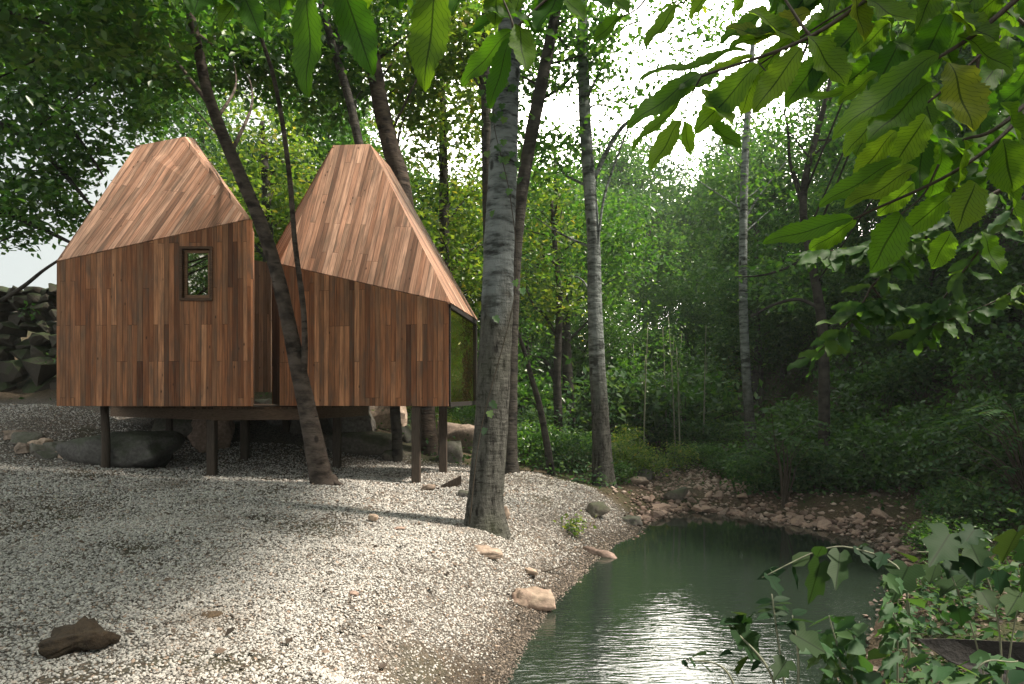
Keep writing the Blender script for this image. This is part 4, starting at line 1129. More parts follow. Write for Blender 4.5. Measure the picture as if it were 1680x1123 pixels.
# the smaller-leaved spray lower down, farther off
rs = np.random.RandomState(50)
sub = []
tw = [([(1780, 240, 3.2), (1560, 360, 3.3), (1430, 470, 3.4)], .022), ([(1430, 470, 3.4), (1400, 520, 3.4), (1330, 590, 3.45)], .009), ([(1430, 470, 3.4), (1470, 510, 3.4), (1560, 500, 3.4)], .008), ([(1700, 300, 3.2), (1600, 420, 3.3), (1500, 555, 3.4)], .012), ([(1780, 380, 3.2), (1660, 480, 3.3), (1520, 540, 3.4)], .010),
      ([(1560, 360, 3.3), (1460, 400, 3.35), (1330, 415, 3.4)], .008)]
for pts, _ in tw:
    sp_ = spline([W(*q) for q in pts], 26)
    for i in range(5, 26):
        for _k in range(rs.randint(1, 3)):
            q = sp_[i]; d = q[1]
            bx = 840 + q[0] / d * F; by = HZ - (q[2] - CAM_Z) / d * F
            a = rs.uniform(1.0, 3.3) if rs.rand() < .7 else rs.uniform(-.2, 1.0); l = rs.uniform(30, 58)
            sub.append((bx, by, bx + math.cos(a) * l, by + math.sin(a) * l * .55 + 6, rs.uniform(15, 24), d))
hanging(sub, tw, 35, 'glossy', .05)

# ------------------------------------------------------------------ shrubs, undergrowth, vines
rsb = np.random.RandomState(90)
shrubs = []
for i, (leaf, r, L, n) in enumerate([('cool', (.9, .8, .6), .115, 60), ('deep', (1.1, .9, .8), .12, 75), ('mid', (.8, .8, .55), .10, 55), ('lime', (.7, .7, .6), .09, 50)]):
    root = thing('shrub', 'x', 'shrub')
    P, cs = clump_points(rsb, [(0, 0, r[2] * .8, r[0], r[1], r[2] * .8)], n, 27, .17, .6)
    P[:, 2] = np.abs(P[:, 2])
    V, T = leaf_arrays(P, rsb, L, 1.1)
    link('foliage', np_mesh('foliage', V, T), LF[leaf], root)
    tb = Tubes()
    for c in cs[:14]: tb.add([Vector((0, 0, -.15)), Vector((c[0] * .4, c[1] * .4, c[2] * .6)), Vector(c)], [.014, .009, .004], 5, 8)
    tb.build('stem', M_twig, root)
    shrubs.append(root)
used = set()
def put_shrub(k, px, d, s, label, group, dz=0):
    o = shrubs[k] if k not in used else copy_tree(shrubs[k]); used.add(k)
    x = (px - 840) / F * d
    o.location = (x, d, gz(x, d) + dz); o.rotation_euler = (0, 0, rsb.uniform(0, 6.28)); o.scale = (s, s, s * rsb.uniform(.85, 1.15))
    tag(o, label, 'shrub', group); return o
G1 = ('dark leafy shrub on the shaded bank over the far pebble shore', 'shrubs on the shaded bank')
for px, d, s, k in ((1250, 14.6, .8, 0), (1290, 14.4, .9, 0), (1340, 14.2, .9, 0), (1390, 13.8, .9, 0), (1440, 13.4, .9, 1), (1490, 12.8, .85, 0), (1540, 12.2, .9, 1), (1590, 11.6, .9, 0), (1640, 11, .9, 1), (1690, 10.4, .9, 0), (1330, 15.5, 1, 1), (1420, 15, 1, 0), (1500, 14, 1, 1), (1570, 13.2, 1, 0), (1640, 12.4, 1, 1),
                    (1280, 16, .9, 1), (1620, 9.6, .7, 0), (1560, 10.4, .55, 0)):
    put_shrub(k, px, d, s, *G1)
for px, d, s, k in ((1700, 13.5, 1.2, 1), (1600, 14.6, 1.2, 1), (1520, 15.6, 1.2, 0), (1450, 16.5, 1.2, 1), (1390, 17.2, 1.1, 0), (1330, 17.6, 1.1, 1), (1720, 12, 1.2, 0), (1500, 17.5, 1.3, 1), (1570, 16.4, 1.3, 1), (1640, 15.2, 1.3, 0), (1420, 18.6, 1.3, 1), (1350, 19.5, 1.2, 0), (1290, 19, 1.1, 1)):
    put_shrub(k, px, d, s, *G1)
G2 = ('bright green bush in the thicket at the foot of the slim poplar', 'bushes at the foot of the slim poplar')
for px, d, s, k in ((860, 16.2, .9, 2), (900, 17, .9, 2), (935, 16, .8, 0), (1020, 16.2, .8, 3), (1055, 16.5, .8, 3), (960, 18, 1, 2), (1030, 18.5, .9, 3), (880, 19, 1.1, 0), (1005, 15.2, .55, 2), (850, 17.8, .9, 0)):
    put_shrub(k, px, d, s, *G2)
G3 = ('mossy green bush beside the stony stream leading into the pond', 'bushes beside the stream')
for px, d, s, k in ((1110, 18.2, .75, 3), (1150, 19, .8, 2), (1190, 18.4, .8, 2), (1130, 21, 1, 0), (1200, 17.2, .7, 0), (1235, 16.4, .7, 2), (1170, 22, 1, 2)):
    put_shrub(k, px, d, s, *G3)
G4 = ('sunny green bush growing behind the boulders under the cabins', 'bushes behind the boulders')
for px, d, s, k in ((640, 18.5, .8, 3), (690, 19, .9, 3), (760, 18.5, .8, 2), (735, 17.6, .5, 3), (440, 19.5, .7, 2)):
    put_shrub(k, px, d, s, *G4)

G5 = ('tall dim green bush deep in the valley between the woodland trunks', 'tall bushes deep in the valley')
for i, d in enumerate((21, 22, 23, 24, 25, 23.5, 26, 27, 28, 22.5, 25.5, 24.5, 29, 30, 27.5, 26.5)):
    px = 850 + (i * 137) % 340
    put_shrub((2, 0, 2, 1)[i % 4], px, d, 1.9 + .5 * ((i * 7) % 3) / 2, *G5)
for i in range(13):
    put_shrub((2, 0, 3, 2)[i % 4], 800 + i * 36, 36 + (i * 5) % 12, 3.4, *G5)
# leaning over the shore from the right: a long leafy spray
put_shrub(2, 1560, 9.2, .55, 'low pale green shrub arching over the dark shore at the photo edge', None)

# undergrowth: low leaves nobody could count
def undergrowth():
    rs = np.random.RandomState(66)
    n = 90000
    x = rs.uniform(-12, 22, n); y = rs.uniform(5.5, 34, n)
    keep = (np.abs(x) < .8 * y + 1)
    x, y = x[keep], y[keep]
    gmk = gravel_mask(x, y); sd = pond_sd(x, y); hs = x - hill_start(y)
    patch = np.array([noise.noise(Vector((a * .45, b * .45, 2))) for a, b in zip(x, y)])
    dens = (1 - gmk) * (sd > np.where((y < 9) & (x > 2.5), .45, .75)) * np.clip(.6 + patch * 1.2 + .4 * (hs > .5), 0, 1)
    stream = np.abs(x - np.interp(y, [13, 16, 20, 26], [3.6, 4.4, 5.3, 7.0])) < np.interp(y, [13, 20, 26], [.8, .45, .3])
    dens *= 1 - .95 * stream
    keep = rs.rand(len(x)) < dens
    x, y = x[keep], y[keep]
    z = height(x, y) + rs.gamma(2., .09, len(x)) * (1 + .5 * (x - hill_start(y) > 0))
    # low weeds on the near right bank, in patches
    xb = rs.uniform(2.4, 7.5, 16000); yb = rs.uniform(4.2, 11, 16000)
    pb = np.array([noise.noise(Vector((a * 1.3, b * 1.3, 9))) for a, b in zip(xb, yb)])
    kb = (pond_sd(xb, yb) > .3) & (pb > -.08) & (rs.rand(16000) < .55); xb, yb = xb[kb], yb[kb]
    x = np.concatenate([x, xb]); y = np.concatenate([y, yb]); z = np.concatenate([z, height(xb, yb) + rs.gamma(2., .06, len(xb))])
    V, T = leaf_arrays(np.stack([x, y, z], -1), rs, .105, 1.1)
    return np_mesh('undergrowth', V, T)
ug = link('undergrowth', undergrowth(), LF['cool'])
tag(ug, 'low leafy undergrowth covering the shaded banks', 'undergrowth', kind='stuff')

# pinnate shrub on the dark slope
def frond(tb, lv, base, tip, sag, n, L, rs):
    mid = (base + tip) / 2 + Vector((0, 0, sag))
    sp_ = spline([base, mid, tip], n + 4)
    tb.add([base, mid, tip], [.008, .005, .002], 5, 12)
    for i in range(4, n + 4):
        ax = Vector(sp_[i] - sp_[i - 1]).normalized(); sd = ax.cross(UP).normalized()
        for s in (-1, 1):
            ll = L * (.6 + .4 * math.sin(math.pi * i / (n + 4))) * rs.uniform(.85, 1.1)
            b = Vector(sp_[i]); t_ = b + (sd * s * .9 + ax * .35 + Vector((0, 0, -.15))).normalized() * ll
            lv.add(*simple_leaf(b, t_, ll * .42, UP + Vector((rs.normal(0, .25), rs.normal(0, .25), 0))))
def simple_leaf(b, t_, wd, nrm):
    ax = (t_ - b); L = ax.length; ax.normalize(); n = (nrm - ax * nrm.dot(ax)).normalized(); sd = ax.cross(n)
    V = [b, b + ax * L * .3 + sd * wd * .5 + n * wd * .1, b + ax * L * .65 + sd * wd * .42 + n * wd * .08, t_ - n * L * .05, b + ax * L * .65 - sd * wd * .42 + n * wd * .08, b + ax * L * .3 - sd * wd * .5 + n * wd * .1, b + ax * L * .45]
    return V, [(0, 1, 6), (1, 2, 6), (2, 3, 6), (3, 4, 6), (4, 5, 6), (5, 0, 6)], [(0, 0), (1, .3), (.8, .65), (0, 1), (-.8, .65), (-1, .3), (0, .45)]
rs = np.random.RandomState(8)
x0 = (1285 - 840) / F * 13.5
sm = thing('sumac_shrub', 'shrub with long feathery pinnate fronds against the black slope', 'shrub', (x0, 13.5, gz(x0, 13.5)))
tb = Tubes(); lv = Leaves()
for i in range(15):
    a = rs.uniform(0, 6.28); r = rs.uniform(.8, 1.35); h = rs.uniform(.8, 1.75)
    b = Vector((rs.normal(0, .1), rs.normal(0, .1), h * .75)); t_ = Vector((math.cos(a) * r, math.sin(a) * r * .8, h + rs.uniform(-.1, .35)))
    tb.add([Vector((0, 0, -.1)), b * .6 + Vector((.03, 0, 0)), b], [.02, .015, .01], 5, 8)
    frond(tb, lv, b, t_, .25, 11, .17, rs)
tb.build('stem', M_twig, sm); lv.build('foliage', LF['cool'], sm)
x0 = (1690 - 840) / F * 9.6
am = thing('arching_shrub', 'large shrub with arching leafy wands leaning out over the shore at the photo edge', 'shrub', (x0, 9.6, gz(x0, 9.6)))
tb = Tubes(); lv = Leaves()
for i in range(34):
    a = rs.uniform(1.9, 5.2); r = rs.uniform(.5, 1.9); h = rs.uniform(.35, 1.75) * (1.1 - .25 * r)
    b = Vector((math.cos(a) * r * .3, math.sin(a) * r * .25, h * .85)); t_ = Vector((math.cos(a) * r, math.sin(a) * r * .7, h + rs.uniform(-.25, .2)))
    tb.add([Vector((0, 0, -.1)), b * .6 + Vector((.03, 0, 0)), b], [.014, .011, .008], 5, 8)
    frond(tb, lv, b, t_, .18, 9, .15, rs)
tb.build('stem', M_twig, am); lv.build('foliage', LF['cool'], am)

# lobed vine leaves in the near corner
def lobed_leaf(base, tip, wd, nrm, rs):
    ax = tip - base; L = ax.length; ax = ax / L; n = (nrm - ax * nrm.dot(ax)).normalized(); sd = ax.cross(n)
    prof = [(0, .0), (-.12, .18), (-.10, .34), (.06, .46), (.20, .62), (.27, .50), (.33, .36), (.50, .46), (.66, .50), (.68, .34), (.74, .22), (.86, .13), (1.0, 0)]
    prof = [(a + rs.normal(0, .012), b * (1 + rs.normal(0, .05))) for a, b in prof]
    V = [base + ax * L * .30 - n * L * .02]; U = [(0, .3)]
    out = [(a, b) for a, b in prof] + [(a, -b) for a, b in prof[-2:0:-1]]
    for a, b in out:
        V.append(base + ax * L * a + sd * wd * b + n * (abs(b) * wd * .22 - .10 * L * a * a))
        U.append((b * 2, a))
    k = len(out)
    return V, [(0, 1 + i, 1 + (i + 1) % k) for i in range(k)], U

def vine(label, stems, leaves, seed, group=None, mat='vine'):
    """stems: lists of (px, py, d), first point on the ground; leaves: (bx, by, tx, ty, w, d, lobed)"""
    rs = np.random.RandomState(seed)
    b = W(*stems[0][0]); root = thing('vine_plant', label, 'plant', (b.x, b.y, gz(b.x, b.y)), 0, group)
    o = root.location; tb = Tubes(); lv = Leaves()
    for st in stems:
        tb.add([W(*q) - o for q in st], [.006, .004, .0025], 6, 24)
    for (bx, by, tx, ty, wd, d, lob) in leaves:
        p0 = W(bx, by, d); p1 = W(tx, ty, d * rs.uniform(.93, 1.05))
        nrm = Vector((rs.normal(0, .35), -.35 + rs.normal(0, .3), 1))
        w_ = wd / F * d * (.54 if lob else 1)
        if lob: lv.add(*lobed_leaf(p0, p1, w_, nrm, rs))
        else: lv.add(*simple_leaf(p0, p1, w_, nrm))
    tb.build('stem', M_sapling, root); lv.build('foliage', LF[mat], root, o)
    return root
rs = np.random.RandomState(123)
vl = [(1345, 925, 1330, 990, 70, 2.9, 1), (1378, 908, 1372, 965, 60, 2.9, 1), (1300, 930, 1330, 905, 24, 2.9, 0), (1290, 935, 1240, 950, 22, 2.9, 0), (1262, 945, 1285, 978, 40, 2.9, 1), (1300, 935, 1315, 972, 34, 2.9, 1), (1340, 915, 1350, 893, 24, 2.9, 0), (1268, 942, 1278, 930, 18, 2.9, 0),
      (1410, 900, 1440, 935, 60, 2.85, 1), (1400, 903, 1425, 893, 20, 2.9, 0), (1470, 905, 1500, 920, 40, 2.8, 0), (1490, 930, 1462, 985, 100, 2.75, 1), (1450, 910, 1440, 930, 40, 2.8, 1)]
vine('arching vine with pale lobed leaves reaching left over the pond', [[(1515, 1290, 2.75), (1490, 1050, 2.75), (1480, 940, 2.75), (1400, 900, 2.85), (1340, 905, 2.9), (1250, 948, 2.9)], [(1490, 1050, 2.75), (1470, 1020, 2.7), (1450, 960, 2.75)]], vl, 61)
vl = []
for cx, cy, wd in ((1545, 895, 105), (1600, 905, 80), (1655, 893, 105), (1565, 955, 90), (1600, 935, 90), (1640, 955, 80), (1680, 950, 90), (1690, 910, 90), (1620, 985, 70), (1560, 930, 60), (1530, 940, 60), (1665, 985, 70), (1590, 880, 60), (1575, 1010, 60), (1700, 1000, 80)):
    a = rs.uniform(.9, 2.4); vl.append((cx - math.cos(a) * wd * .35, cy - math.sin(a) * wd * .2, cx + math.cos(a) * wd * .4, cy + math.sin(a) * wd * .28, wd * .95, rs.uniform(3.0, 3.4), 1))
vine('broad leaved vine clump catching the sun above the dark plank', [[(1640, 1240, 3.2), (1600, 1050, 3.2), (1545, 905, 3.2)], [(1640, 1240, 3.2), (1640, 1040, 3.2), (1600, 920, 3.2), (1500, 905, 3.2)], [(1640, 1240, 3.2), (1660, 1050, 3.2), (1690, 920, 3.2)]], vl, 62)
vl = [(1205, 1030, 1255, 1085, 120, 2.35, 1), (1300, 1040, 1360, 1070, 95, 2.4, 1), (1228, 1078, 1205, 1105, 60, 2.3, 1), (1290, 1085, 1270, 1115, 60, 2.3, 1), (1225, 1015, 1205, 1035, 40, 2.35, 1), (1265, 1030, 1310, 1020, 30, 2.4, 0)]
for k, (y, l) in enumerate(((985, 30), (992, 32), (1000, 30), (1008, 26))):
    vl += [(1268, y, 1268 - l, y + 4 + k, 13, 2.4, 0), (1268, y, 1268 + l, y - 4 + k, 13, 2.4, 0)]
for bx, by, tx, ty in ((1300, 1010, 1325, 1000), (1298, 1018, 1340, 1020), (1290, 1020, 1312, 1035), (1296, 1008, 1285, 996), (1215, 1020, 1180, 1022), (1222, 1012, 1200, 1002), (1205, 1035, 1178, 1028), (1225, 1020, 1240, 1003), (1300, 1050, 1320, 1060), (1250, 1085, 1230, 1100)):
    vl.append((bx, by, tx, ty, 20, 2.4, 0))
vine('blue-green leafy plant with a pinnate sprig in front of the bright water', [[(1300, 1300, 2.35), (1290, 1150, 2.35), (1275, 1040, 2.4), (1266, 975, 2.4)], [(1300, 1300, 2.35), (1270, 1120, 2.3), (1210, 1040, 2.35), (1185, 1020, 2.35)], [(1300, 1300, 2.35), (1310, 1100, 2.4), (1300, 1010, 2.4)]], vl, 63)
vl = [(1132, 1080, 1142, 1096, 20, 2.6, 1), (1150, 1090, 1168, 1100, 20, 2.6, 1), (1160, 1072, 1130, 1078, 20, 2.6, 0), (1180, 1075, 1200, 1070, 16, 2.6, 0), (1120, 1085, 1130, 1096, 16, 2.6, 1)]
vine('tiny round leaved sprig hanging low over the rippled water', [[(1230, 1200, 2.5), (1190, 1100, 2.55), (1125, 1082, 2.6)]], vl, 64)
for lab, x0, x1, y0, y1, n, dd, bs in (('dark nettle-like plant beside the small grey stone in the near corner', 1340, 1420, 1010, 1123, 60, 2.7, (1385, 1330)), ('leafy clump growing below the dark plank by the photo corner', 1480, 1680, 1075, 1140, 60, 2.6, (1580, 1330)), ('ivy covered upright stem between the pebble shore and the dark plank', 1455, 1490, 940, 1120, 55, 2.8, (1475, 1300))):
    vl = []
    for i in range(n):
        x = rs.uniform(x0, x1); y = rs.uniform(y0, y1); a = rs.uniform(.2, 2.9); l = rs.uniform(22, 48)
        vl.append((x, y, x + math.cos(a) * l, y + math.sin(a) * l * .7, l * rs.uniform(.55, .9), dd * rs.uniform(.93, 1.07), int(rs.rand() < .6)))
    vine(lab, [[(*bs, dd), ((x0 + x1) / 2, (y0 + y1) / 2 + 40, dd), (x0 + 20, y0, dd)], [(*bs, dd), ((x0 + x1) / 2 + 20, (y0 + y1) / 2, dd), (x1 - 10, y0 + 10, dd)]], vl, int(x0), mat='cool')

# vine sprigs on the big poplar
root = thing('climbing_vine', 'sparse climbing vine leaves clinging to the big poplar trunk', 'vine', (-.35, 9.0, gz(-.35, 9.0)))
o = root.location; lv = Leaves(); tb = Tubes(); rs = np.random.RandomState(5)
tb.add([W(*q) - o for q in ((770, 860, 8.98), (790, 700, 8.98), (845, 480, 9.0), (838, 330, 9.02), (810, 200, 9.04), (820, 130, 9.05))], [.008, .006, .004], 6, 50)
sp_ = spline([W(*q) - o for q in ((770, 860, 8.98), (790, 700, 8.98), (845, 480, 9.0), (838, 330, 9.02), (810, 200, 9.04), (820, 130, 9.05))], 60)
for i in range(36):
    k = rs.randint(34, 60) if i < 30 else rs.randint(10, 34)
    b = Vector(sp_[k]) + Vector((rs.normal(0, .12), rs.normal(-.04, .04), rs.normal(0, .06)))
    lv.add(*lobed_leaf(b, b + Vector((rs.normal(0, .04), -.03, -.09)), .09, Vector((rs.normal(0, .4), -1, .5)), rs))
tb.build('stem', M_twig, root); lv.build('foliage', LF['mid'], root)

# ------------------------------------------------------------------ stones
def rock_mesh(name, seed, dims, pts=15, sub=2, rough=.085):
    rs = np.random.RandomState(seed); bm = bmesh.new()
    for i in range(pts):
        u = rs.normal(0, 1, 3); u /= np.linalg.norm(u)
        u = np.sign(u) * np.abs(u) ** .7
        bm.verts.new((u[0] * dims[0], u[1] * dims[1], u[2] * dims[2]))
    r = bmesh.ops.convex_hull(bm, input=bm.verts)
    bmesh.ops.delete(bm, geom=[g_ for g_ in r['geom_interior'] if isinstance(g_, bmesh.types.BMVert)], context='VERTS')
    for _ in range(sub):
        bmesh.ops.subdivide_edges(bm, edges=bm.edges[:], cuts=1, use_grid_fill=True, smooth=.06)
    for v in bm.verts:
        nn_ = noise.fractal(v.co / max(dims) * 2.2 + Vector((seed * 3.1, 0, 0)), 1, 2, 4)
        v.co += v.co.normalized() * nn_ * rough * max(dims) * 2
    me = bpy.data.meshes.new(name); bm.to_mesh(me); bm.free()
    return me
MR_grey = rock_mat('grey_stone', (.10, .10, .095), (.20, .19, .175), .5)
MR_dark = rock_mat('dark_stone', (.05, .05, .045), (.13, .12, .105), .6)
MR_tan = rock_mat('tan_stone', (.26, .19, .14), (.42, .34, .27))
MR_pink = rock_mat('pink_stone', (.34, .21, .165), (.48, .38, .31), .35)
MR_red = rock_mat('reddish_stone', (.22, .15, .12), (.36, .27, .22))
MR_soil = rock_mat('soil_clod', (.035, .026, .018), (.11, .08, .05), .0, 9)

def rock(px, py, d, dims, mat, label, seed, name='rock', cat='rock', rot=(0, 0, 0), group=None, sink=.3, flat=False, rough=.085):
    x = (px - 840) / F * d
    o = link(name, rock_mesh(name, seed, dims, rough=rough), mat, None, not flat)
    o.location = (x, d, gz(x, d) + dims[2] * (1 - 2 * sink)); o.rotation_euler = rot
    return tag(o, label, cat, group)
rock(872, 965, 7.75, (.27, .22, .15), MR_pink, 'pinkish rounded boulder on the gravel at the water edge', 1, 'boulder', 'boulder')
rock(800, 928, 8.3, (.26, .12, .07), MR_tan, 'low tan rock half buried in the bright gravel before the pink boulder', 2, rot=(0, .1, .3))
rock(868, 928, 8.6, (.07, .24, .035), MR_tan, 'long flat tan stone slab lying beside the pink boulder', 3, 'stone_slab', 'stone', rot=(0, 0, .5), sink=.1)
rock(612, 861, 8.9, (.07, .05, .07), MR_tan, 'small broken brown stone standing alone in the bright gravel', 4, sink=.1, rot=(.3, .2, .1))
rock(655, 884, 8.6, (.08, .04, .02), MR_red, 'small flat red stone chip in the middle of the gravel', 5, sink=.1)
rock(702, 806, 11.6, (.13, .09, .08), MR_tan, 'tan stone resting on the gravel beside the front cabin post', 6)
rock(772, 812, 11.2, (.24, .16, .08), MR_grey, 'flat grey stone on the gravel left of the big poplar', 7)
rock(829, 842, 9.9, (.06, .05, .11), MR_tan, 'small round tan stone leaning on the big poplar base', 8, sink=.15)
rock(655, 1040, 4.75, (.10, .06, .025), MR_pink, 'pale flat stone flake on the near bright gravel', 9, sink=.05)
rock(580, 975, 5.7, (.045, .035, .025), MR_red, 'little brown stone on the gravel in front of the leaning tree', 10, sink=.1)
rock(130, 1066, 4.15, (.19, .13, .10), MR_soil, 'dark brown clod of earth lying on the shaded gravel', 12, 'earth_clod', 'clod', rot=(0, 0, .4), sink=.2, rough=.2)
rock(345, 1012, 4.85, (.10, .08, .02), MR_soil, 'thin patch of brown earth on the gravel past the clod', 13, 'earth_patch', 'earth', sink=.1)
rock(980, 852, 11.9, (.22, .18, .16), MR_dark, 'dark mossy rock sitting on the side of the gravel bank', 14)
rock(985, 902, 10.3, (.30, .10, .06), MR_red, 'reddish slab jutting into the water from the gravel bank', 15, 'stone_slab', 'stone', rot=(0, .1, -.7), sink=.15)
rock(1035, 848, 12.6, (.25, .18, .10), MR_grey, 'wet grey rock at the tip of the gravel bank', 16)
rock(1048, 805, 15.2, (.26, .2, .14), MR_tan, 'broad tan rock at the foot of the bright bushes by the stream', 17)
rock(1052, 790, 16.2, (.30, .24, .18), MR_grey, 'grey rock among leaves behind the head of the pond', 18)
rock(1108, 826, 14.6, (.3, .2, .18), MR_dark, 'dark squat rock in the mouth of the stony stream', 19)
rock(1218, 808, 15.0, (.16, .12, .14), MR_tan, 'pale squared stone standing above the far pebble shore', 20, flat=True)
rock(1430, 1082, 3.8, (.10, .08, .09), MR_grey, 'small pale grey stone among plants in the near corner', 21, sink=.2)
# boulders behind and under the cabins
rock(200, 718, 13.4, (1.15, .7, .48), MR_grey, 'long grey boulder lying under the small window cabin', 22, 'boulder', 'boulder', sink=.25)
rock(348, 720, 15.3, (.46, .4, .62), MR_red, 'upright rusty boulder behind the front deck post', 23, 'boulder', 'boulder', sink=.2)
rock(300, 712, 15.6, (.8, .5, .6), MR_dark, 'black boulder in deep shade under the deck', 24, 'boulder', 'boulder', sink=.2)
rock(395, 705, 16.4, (.34, .3, .3), MR_grey, 'squared grey rock under the deck beside the rusty boulder', 25, flat=True)
rock(450, 700, 16.6, (.7, .4, .42), MR_grey, 'wide grey rock in the shade behind the deck posts', 26)
rock(505, 706, 16.4, (.45, .4, .4), MR_dark, 'dark rock behind the leaning trunk under the deck', 27)
rock(575, 695, 16.6, (.65, .5, .55), MR_grey, 'grey angular boulder under the end of the deck', 28, 'boulder', 'boulder', flat=True)
rock(632, 690, 17.2, (.6, .45, .5), MR_tan, 'pale pointed boulder before the sunny bushes', 29, 'boulder', 'boulder', flat=True)
rock(600, 730, 15.6, (1.0, .45, .35), MR_dark, 'long brown earthy rock behind the slim square post', 30)
rock(648, 728, 15.3, (.32, .25, .16), MR_dark, 'flat dark rock near the foot of the thick trunk', 31)
rock(668, 702, 16.6, (.3, .24, .24), MR_grey, 'rounded grey rock beside the thick trunk under the cabin', 32)
rock(745, 738, 15.5, (.4, .3, .32), MR_grey, 'grey rock between the far cabin post and big poplar', 33)
rock(752, 700, 17, (.6, .4, .5), MR_tan, 'pale earthy boulder beneath the glazed side', 34, 'boulder', 'boulder')
for i, (px, py, s) in enumerate(((25, 708, .16), (45, 700, .22), (68, 705, .18), (88, 704, .2), (110, 708, .17), (62, 718, .16), (38, 716, .15), (78, 692, .15))):
    d = 13.4 - .05 * i
    o = rock(px, py, d, (s * 1.3, s, s * .9), MR_grey if i % 2 else MR_tan, 'rough stone in the low heap left of the long boulder', 60 + i, 'stone', 'stone', group='low heap of rough stones', flat=True)

# dry stone wall
sw = thing('stone_wall', 'high dry stone retaining wall of rough boulders at the left', 'wall', (-11.5, 17.0, 1.2))
rs = np.random.RandomState(19)
bm = bmesh.new()
zc = 0.0; row = 0
while zc < 3.0:
    hgt = (.8, .55, .42, .36, .32, .28, .26, .24, .24)[min(row, 8)]
    x = -4.2 + rs.uniform(0, .4)
    while x < 4.0:
        wd = hgt * rs.uniform(1.0, 1.7)
        me = rock_mesh('tmp', int(rs.randint(1e6)), (wd * rs.uniform(.55, .68), .36, hgt * rs.uniform(.52, .7)), 14, 1, .09)
        b2 = len(bm.verts)
        bm.from_mesh(me); bpy.data.meshes.remove(me)
        bm.verts.ensure_lookup_table()
        off = Vector((x + wd / 2, rs.normal(0, .11) + zc * .10, zc + hgt / 2 + rs.normal(0, .03)))
        for v in bm.verts[b2:]: v.co += off
        x += wd
    zc += hgt * .92; row += 1
me = bpy.data.meshes.new('stones'); bm.to_mesh(me); bm.free()
link('stones', me, rock_mat('wall_stone', (.014, .0135, .012), (.05, .046, .038), .8, 2.4), sw)
bm = bmesh.new()
P = np.stack([rs.uniform(-3.5, 2, 700), rs.normal(-.42, .08, 700), rs.uniform(1.2, 3.2, 700)], -1)
kk = np.array([noise.noise(Vector((a * .8, c * .9, 4))) for a, b, c in P]) > .12
V, T = leaf_arrays(P[kk], rs, .12, .3)
bm.free()
link('creeper', np_mesh('creeper', V, T), LF['mid'], sw)

# the shore stones: separate stones sharing a few meshes
shm = [rock_mesh('shore_stone', 300 + i, (1, rs.uniform(.6, .9), rs.uniform(.3, .55)), 13, 1, .04) for i in range(10)]
for m_ in shm:
    m_.materials.append(MR_red)
edge = spline([Vector((2.6, 13.1, 0)), Vector((3.35, 14.05, 0)), Vector((4.4, 13.95, 0)), Vector((5.25, 12.9, 0)), Vector((5.85, 12.0, 0)), Vector((6.15, 11.2, 0)), Vector((5.8, 9.9, 0)), Vector((5.0, 8.6, 0)), Vector((4.4, 7.6, 0)), Vector((3.8, 6.5, 0))], 200)
rs = np.random.RandomState(71)
for i in range(285):
    k = int(rs.beta(1.0, 2.3) * 199)
    e = edge[k]; nrm = np.array([e[0] - cen[0], e[1] - cen[1]]); nrm /= np.linalg.norm(nrm)
    off = rs.gamma(1.5, .21) - .14
    x, y = e[0] + nrm[0] * off, e[1] + nrm[1] * off
    s = np.clip(rs.lognormal(-2.5, .42), .04, .22)
    o = bpy.data.objects.new('shore_stone', shm[rs.randint(10)]); C.objects.link(o)
    o.location = (x, y, gz(x, y) + s * rs.uniform(.05, .35)); o.rotation_euler = (rs.normal(0, .25), rs.normal(0, .25), rs.uniform(0, 6.28)); o.scale = (s, s, s)
    tag(o, 'reddish brown loose stone on the rubble shore around the pond', 'stone', 'loose stones around the pond shore')

# reddish stone chips between them: uncountable
def chips():
    rs = np.random.RandomState(29); n = 9000
    x = rs.uniform(1.8, 7.5, n); y = rs.uniform(10, 19, n); sd = pond_sd(x, y)
    st = np.abs(x - np.interp(y, [13, 16, 20], [3.6, 4.4, 5.3])) < 1.3
    k = (sd > -.1) & ((sd < rs.gamma(2, .35, n)) | (st & (y > 13.3) & (rs.rand(n) < .6))) & (gravel_mask(x, y) < .4)
    x, y = x[k], y[k]; n = len(x); s = rs.lognormal(-3.35, .4, n)
    OV = np.array([(1, 0, 0), (-1, 0, 0), (0, 1, 0), (0, -1, 0), (0, 0, 1), (0, 0, -1)], float)
    OT = np.array([(0, 2, 4), (2, 1, 4), (1, 3, 4), (3, 0, 4), (2, 0, 5), (1, 2, 5), (3, 1, 5), (0, 3, 5)])
    V = (OV[None] + rs.normal(0, .22, (n, 6, 3))) * s[:, None, None] * np.array([1.2, .9, .6])
    a = rs.uniform(0, 6.28, n)[:, None]
    V = np.stack([V[..., 0] * np.cos(a) - V[..., 1] * np.sin(a) + x[:, None], V[..., 0] * np.sin(a) + V[..., 1] * np.cos(a) + y[:, None], V[..., 2] + (height(x, y) + s * .2)[:, None]], -1)
    return np_mesh('stone_chips', V.reshape(-1, 3), (OT[None] + (np.arange(n) * 6)[:, None, None]).reshape(-1, 3))
m, t, out = newmat('chip_stone')
g = N(t, 'NewGeometry')
principled(t, out, ramp(t, g.outputs['Random Per Island'], [(0, (.10, .07, .055)), (.5, (.25, .17, .135)), (1, (.45, .36, .30))]), .8)
sch = link('stone_chips', chips(), m)
tag(sch, 'small reddish stone chips along the far shore and stream mouth', 'rubble', kind='stuff')

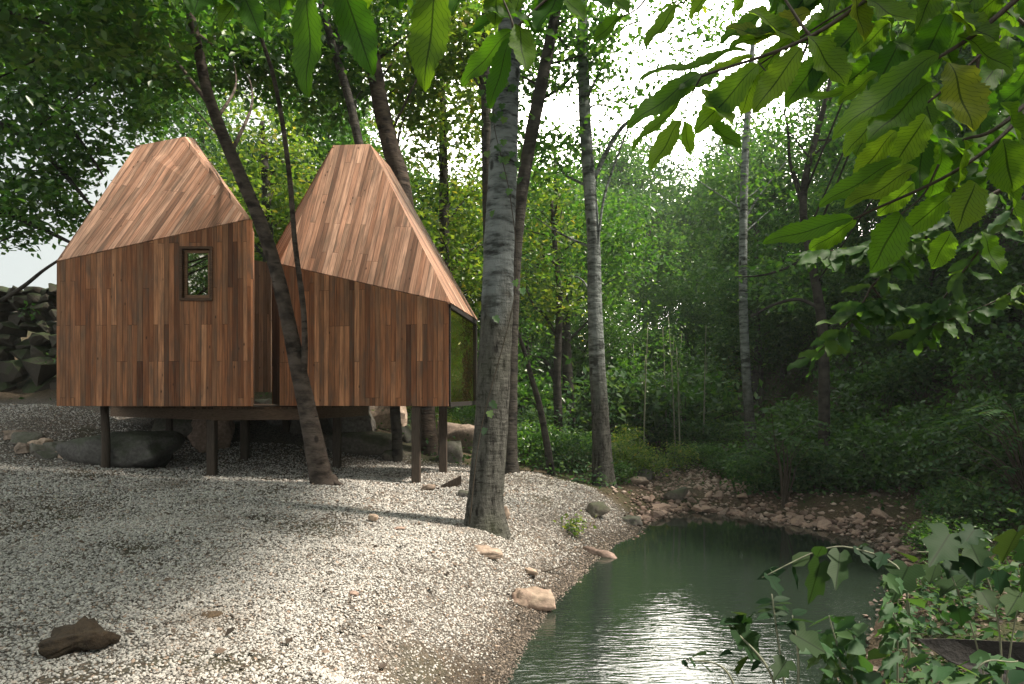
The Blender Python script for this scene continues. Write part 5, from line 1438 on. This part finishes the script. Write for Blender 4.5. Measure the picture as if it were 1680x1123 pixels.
# dark pebbly litter of the right shore: uncountable
def litter():
    rs = np.random.RandomState(17); n = 3800
    x = rs.uniform(2.5, 7.5, n); y = rs.uniform(3.5, 12.5, n); sd = pond_sd(x, y)
    k = (sd > -.25) & (sd < 1.7) & (x > 2.6 + (y - 5) * .1); x, y = x[k], y[k]
    xa = rs.uniform(-9, 2.6, 1500); ya = rs.uniform(3.8, 15, 1500)
    k = (pond_sd(xa, ya) > .1) & (rs.rand(1500) < .35 + .4 * (ya > 11)); x = np.concatenate([x, xa[k]]); y = np.concatenate([y, ya[k]])
    V, T = leaf_arrays(np.stack([x, y, height(x, y) + .03], -1), rs, .065, 2.5, .7)
    return np_mesh('leaf_litter', V, T)
m, t, out = newmat('dead_leaves')
g = N(t, 'NewGeometry')
principled(t, out, ramp(t, g.outputs['Random Per Island'], [(0, (.03, .022, .016)), (.6, (.085, .06, .042)), (1, (.19, .14, .105))]), .6, spec=.4)
ll = link('leaf_litter', litter(), m)
tag(ll, 'brown dead leaves and chips strewn on the shore', 'litter', kind='stuff')

# plank board by the cabin post and dark plank in the near corner
def plank(name, label, pts, th, mat):
    bm = bmesh.new(); f = bm.faces.new([bm.verts.new(q) for q in pts])
    bmesh.ops.solidify(bm, geom=[f], thickness=th); bmesh.ops.recalc_face_normals(bm, faces=bm.faces)
    bmesh.ops.bevel(bm, geom=bm.edges[:], offset=.006, segments=1, affect='EDGES')
    me = bpy.data.meshes.new(name); bm.to_mesh(me); bm.free()
    return tag(link(name, me, mat), label, 'plank')
M_slate = rock_mat('slate', (.012, .013, .014), (.035, .035, .035), 0, 5)
plank('plank', 'short dark board stuck in the gravel beside the cabin post', [W(725, 806, 11.9), W(757, 798, 12.1), W(757, 780, 12.1), W(723, 797, 11.9)], .04, M_post)
plank('plank', 'long black weathered plank with a pointed end in the near corner', [W(1503, 1048, 3.75), W(1560, 1048, 3.7), (W(1720, 1056, 3.5)), (W(1720, 1125, 3.45)), W(1640, 1120, 3.5), W(1555, 1085, 3.65)], .06, M_slate)
# twig on the bank
tb = Tubes(); tb.add([W(880, 940, 8.8), W(905, 935, 8.9), W(935, 925, 9.1)], [.014, .012, .006], 6, 10)
tag(tb.build('stick', M_twig), 'thin dark stick lying on the gravel above the waterline', 'stick')
# tuft on the bank
x0 = (940 - 840) / F * 10.8
tf = thing('grass_tuft', 'small green tuft of leaves on the side of the gravel bank', 'plant', (x0, 10.8, gz(x0, 10.8)))
P = rs.normal(0, 1, (160, 3)) * [.13, .12, .10] + [0, 0, .1]
V, T = leaf_arrays(P, rs, .08); link('foliage', np_mesh('foliage', V, T), LF['lime'], tf)

# ------------------------------------------------------------------ the damp air of the valley
hz = box_obj('haze', [((0, 42, 14), (58, 0, 0), (0, 56, 0), (0, 0, 30))], None)
m, t, out = newmat('haze_air')
pv = N(t, 'VolumePrincipled'); pv.inputs['Color'].default_value = (.86, .95, .93, 1); pv.inputs['Density'].default_value = .0007
t.links.new(pv.outputs[0], out.inputs['Volume'])
hz.data.materials.append(m)
tag(hz, 'thin pale haze hanging in the valley', 'haze', kind='stuff')
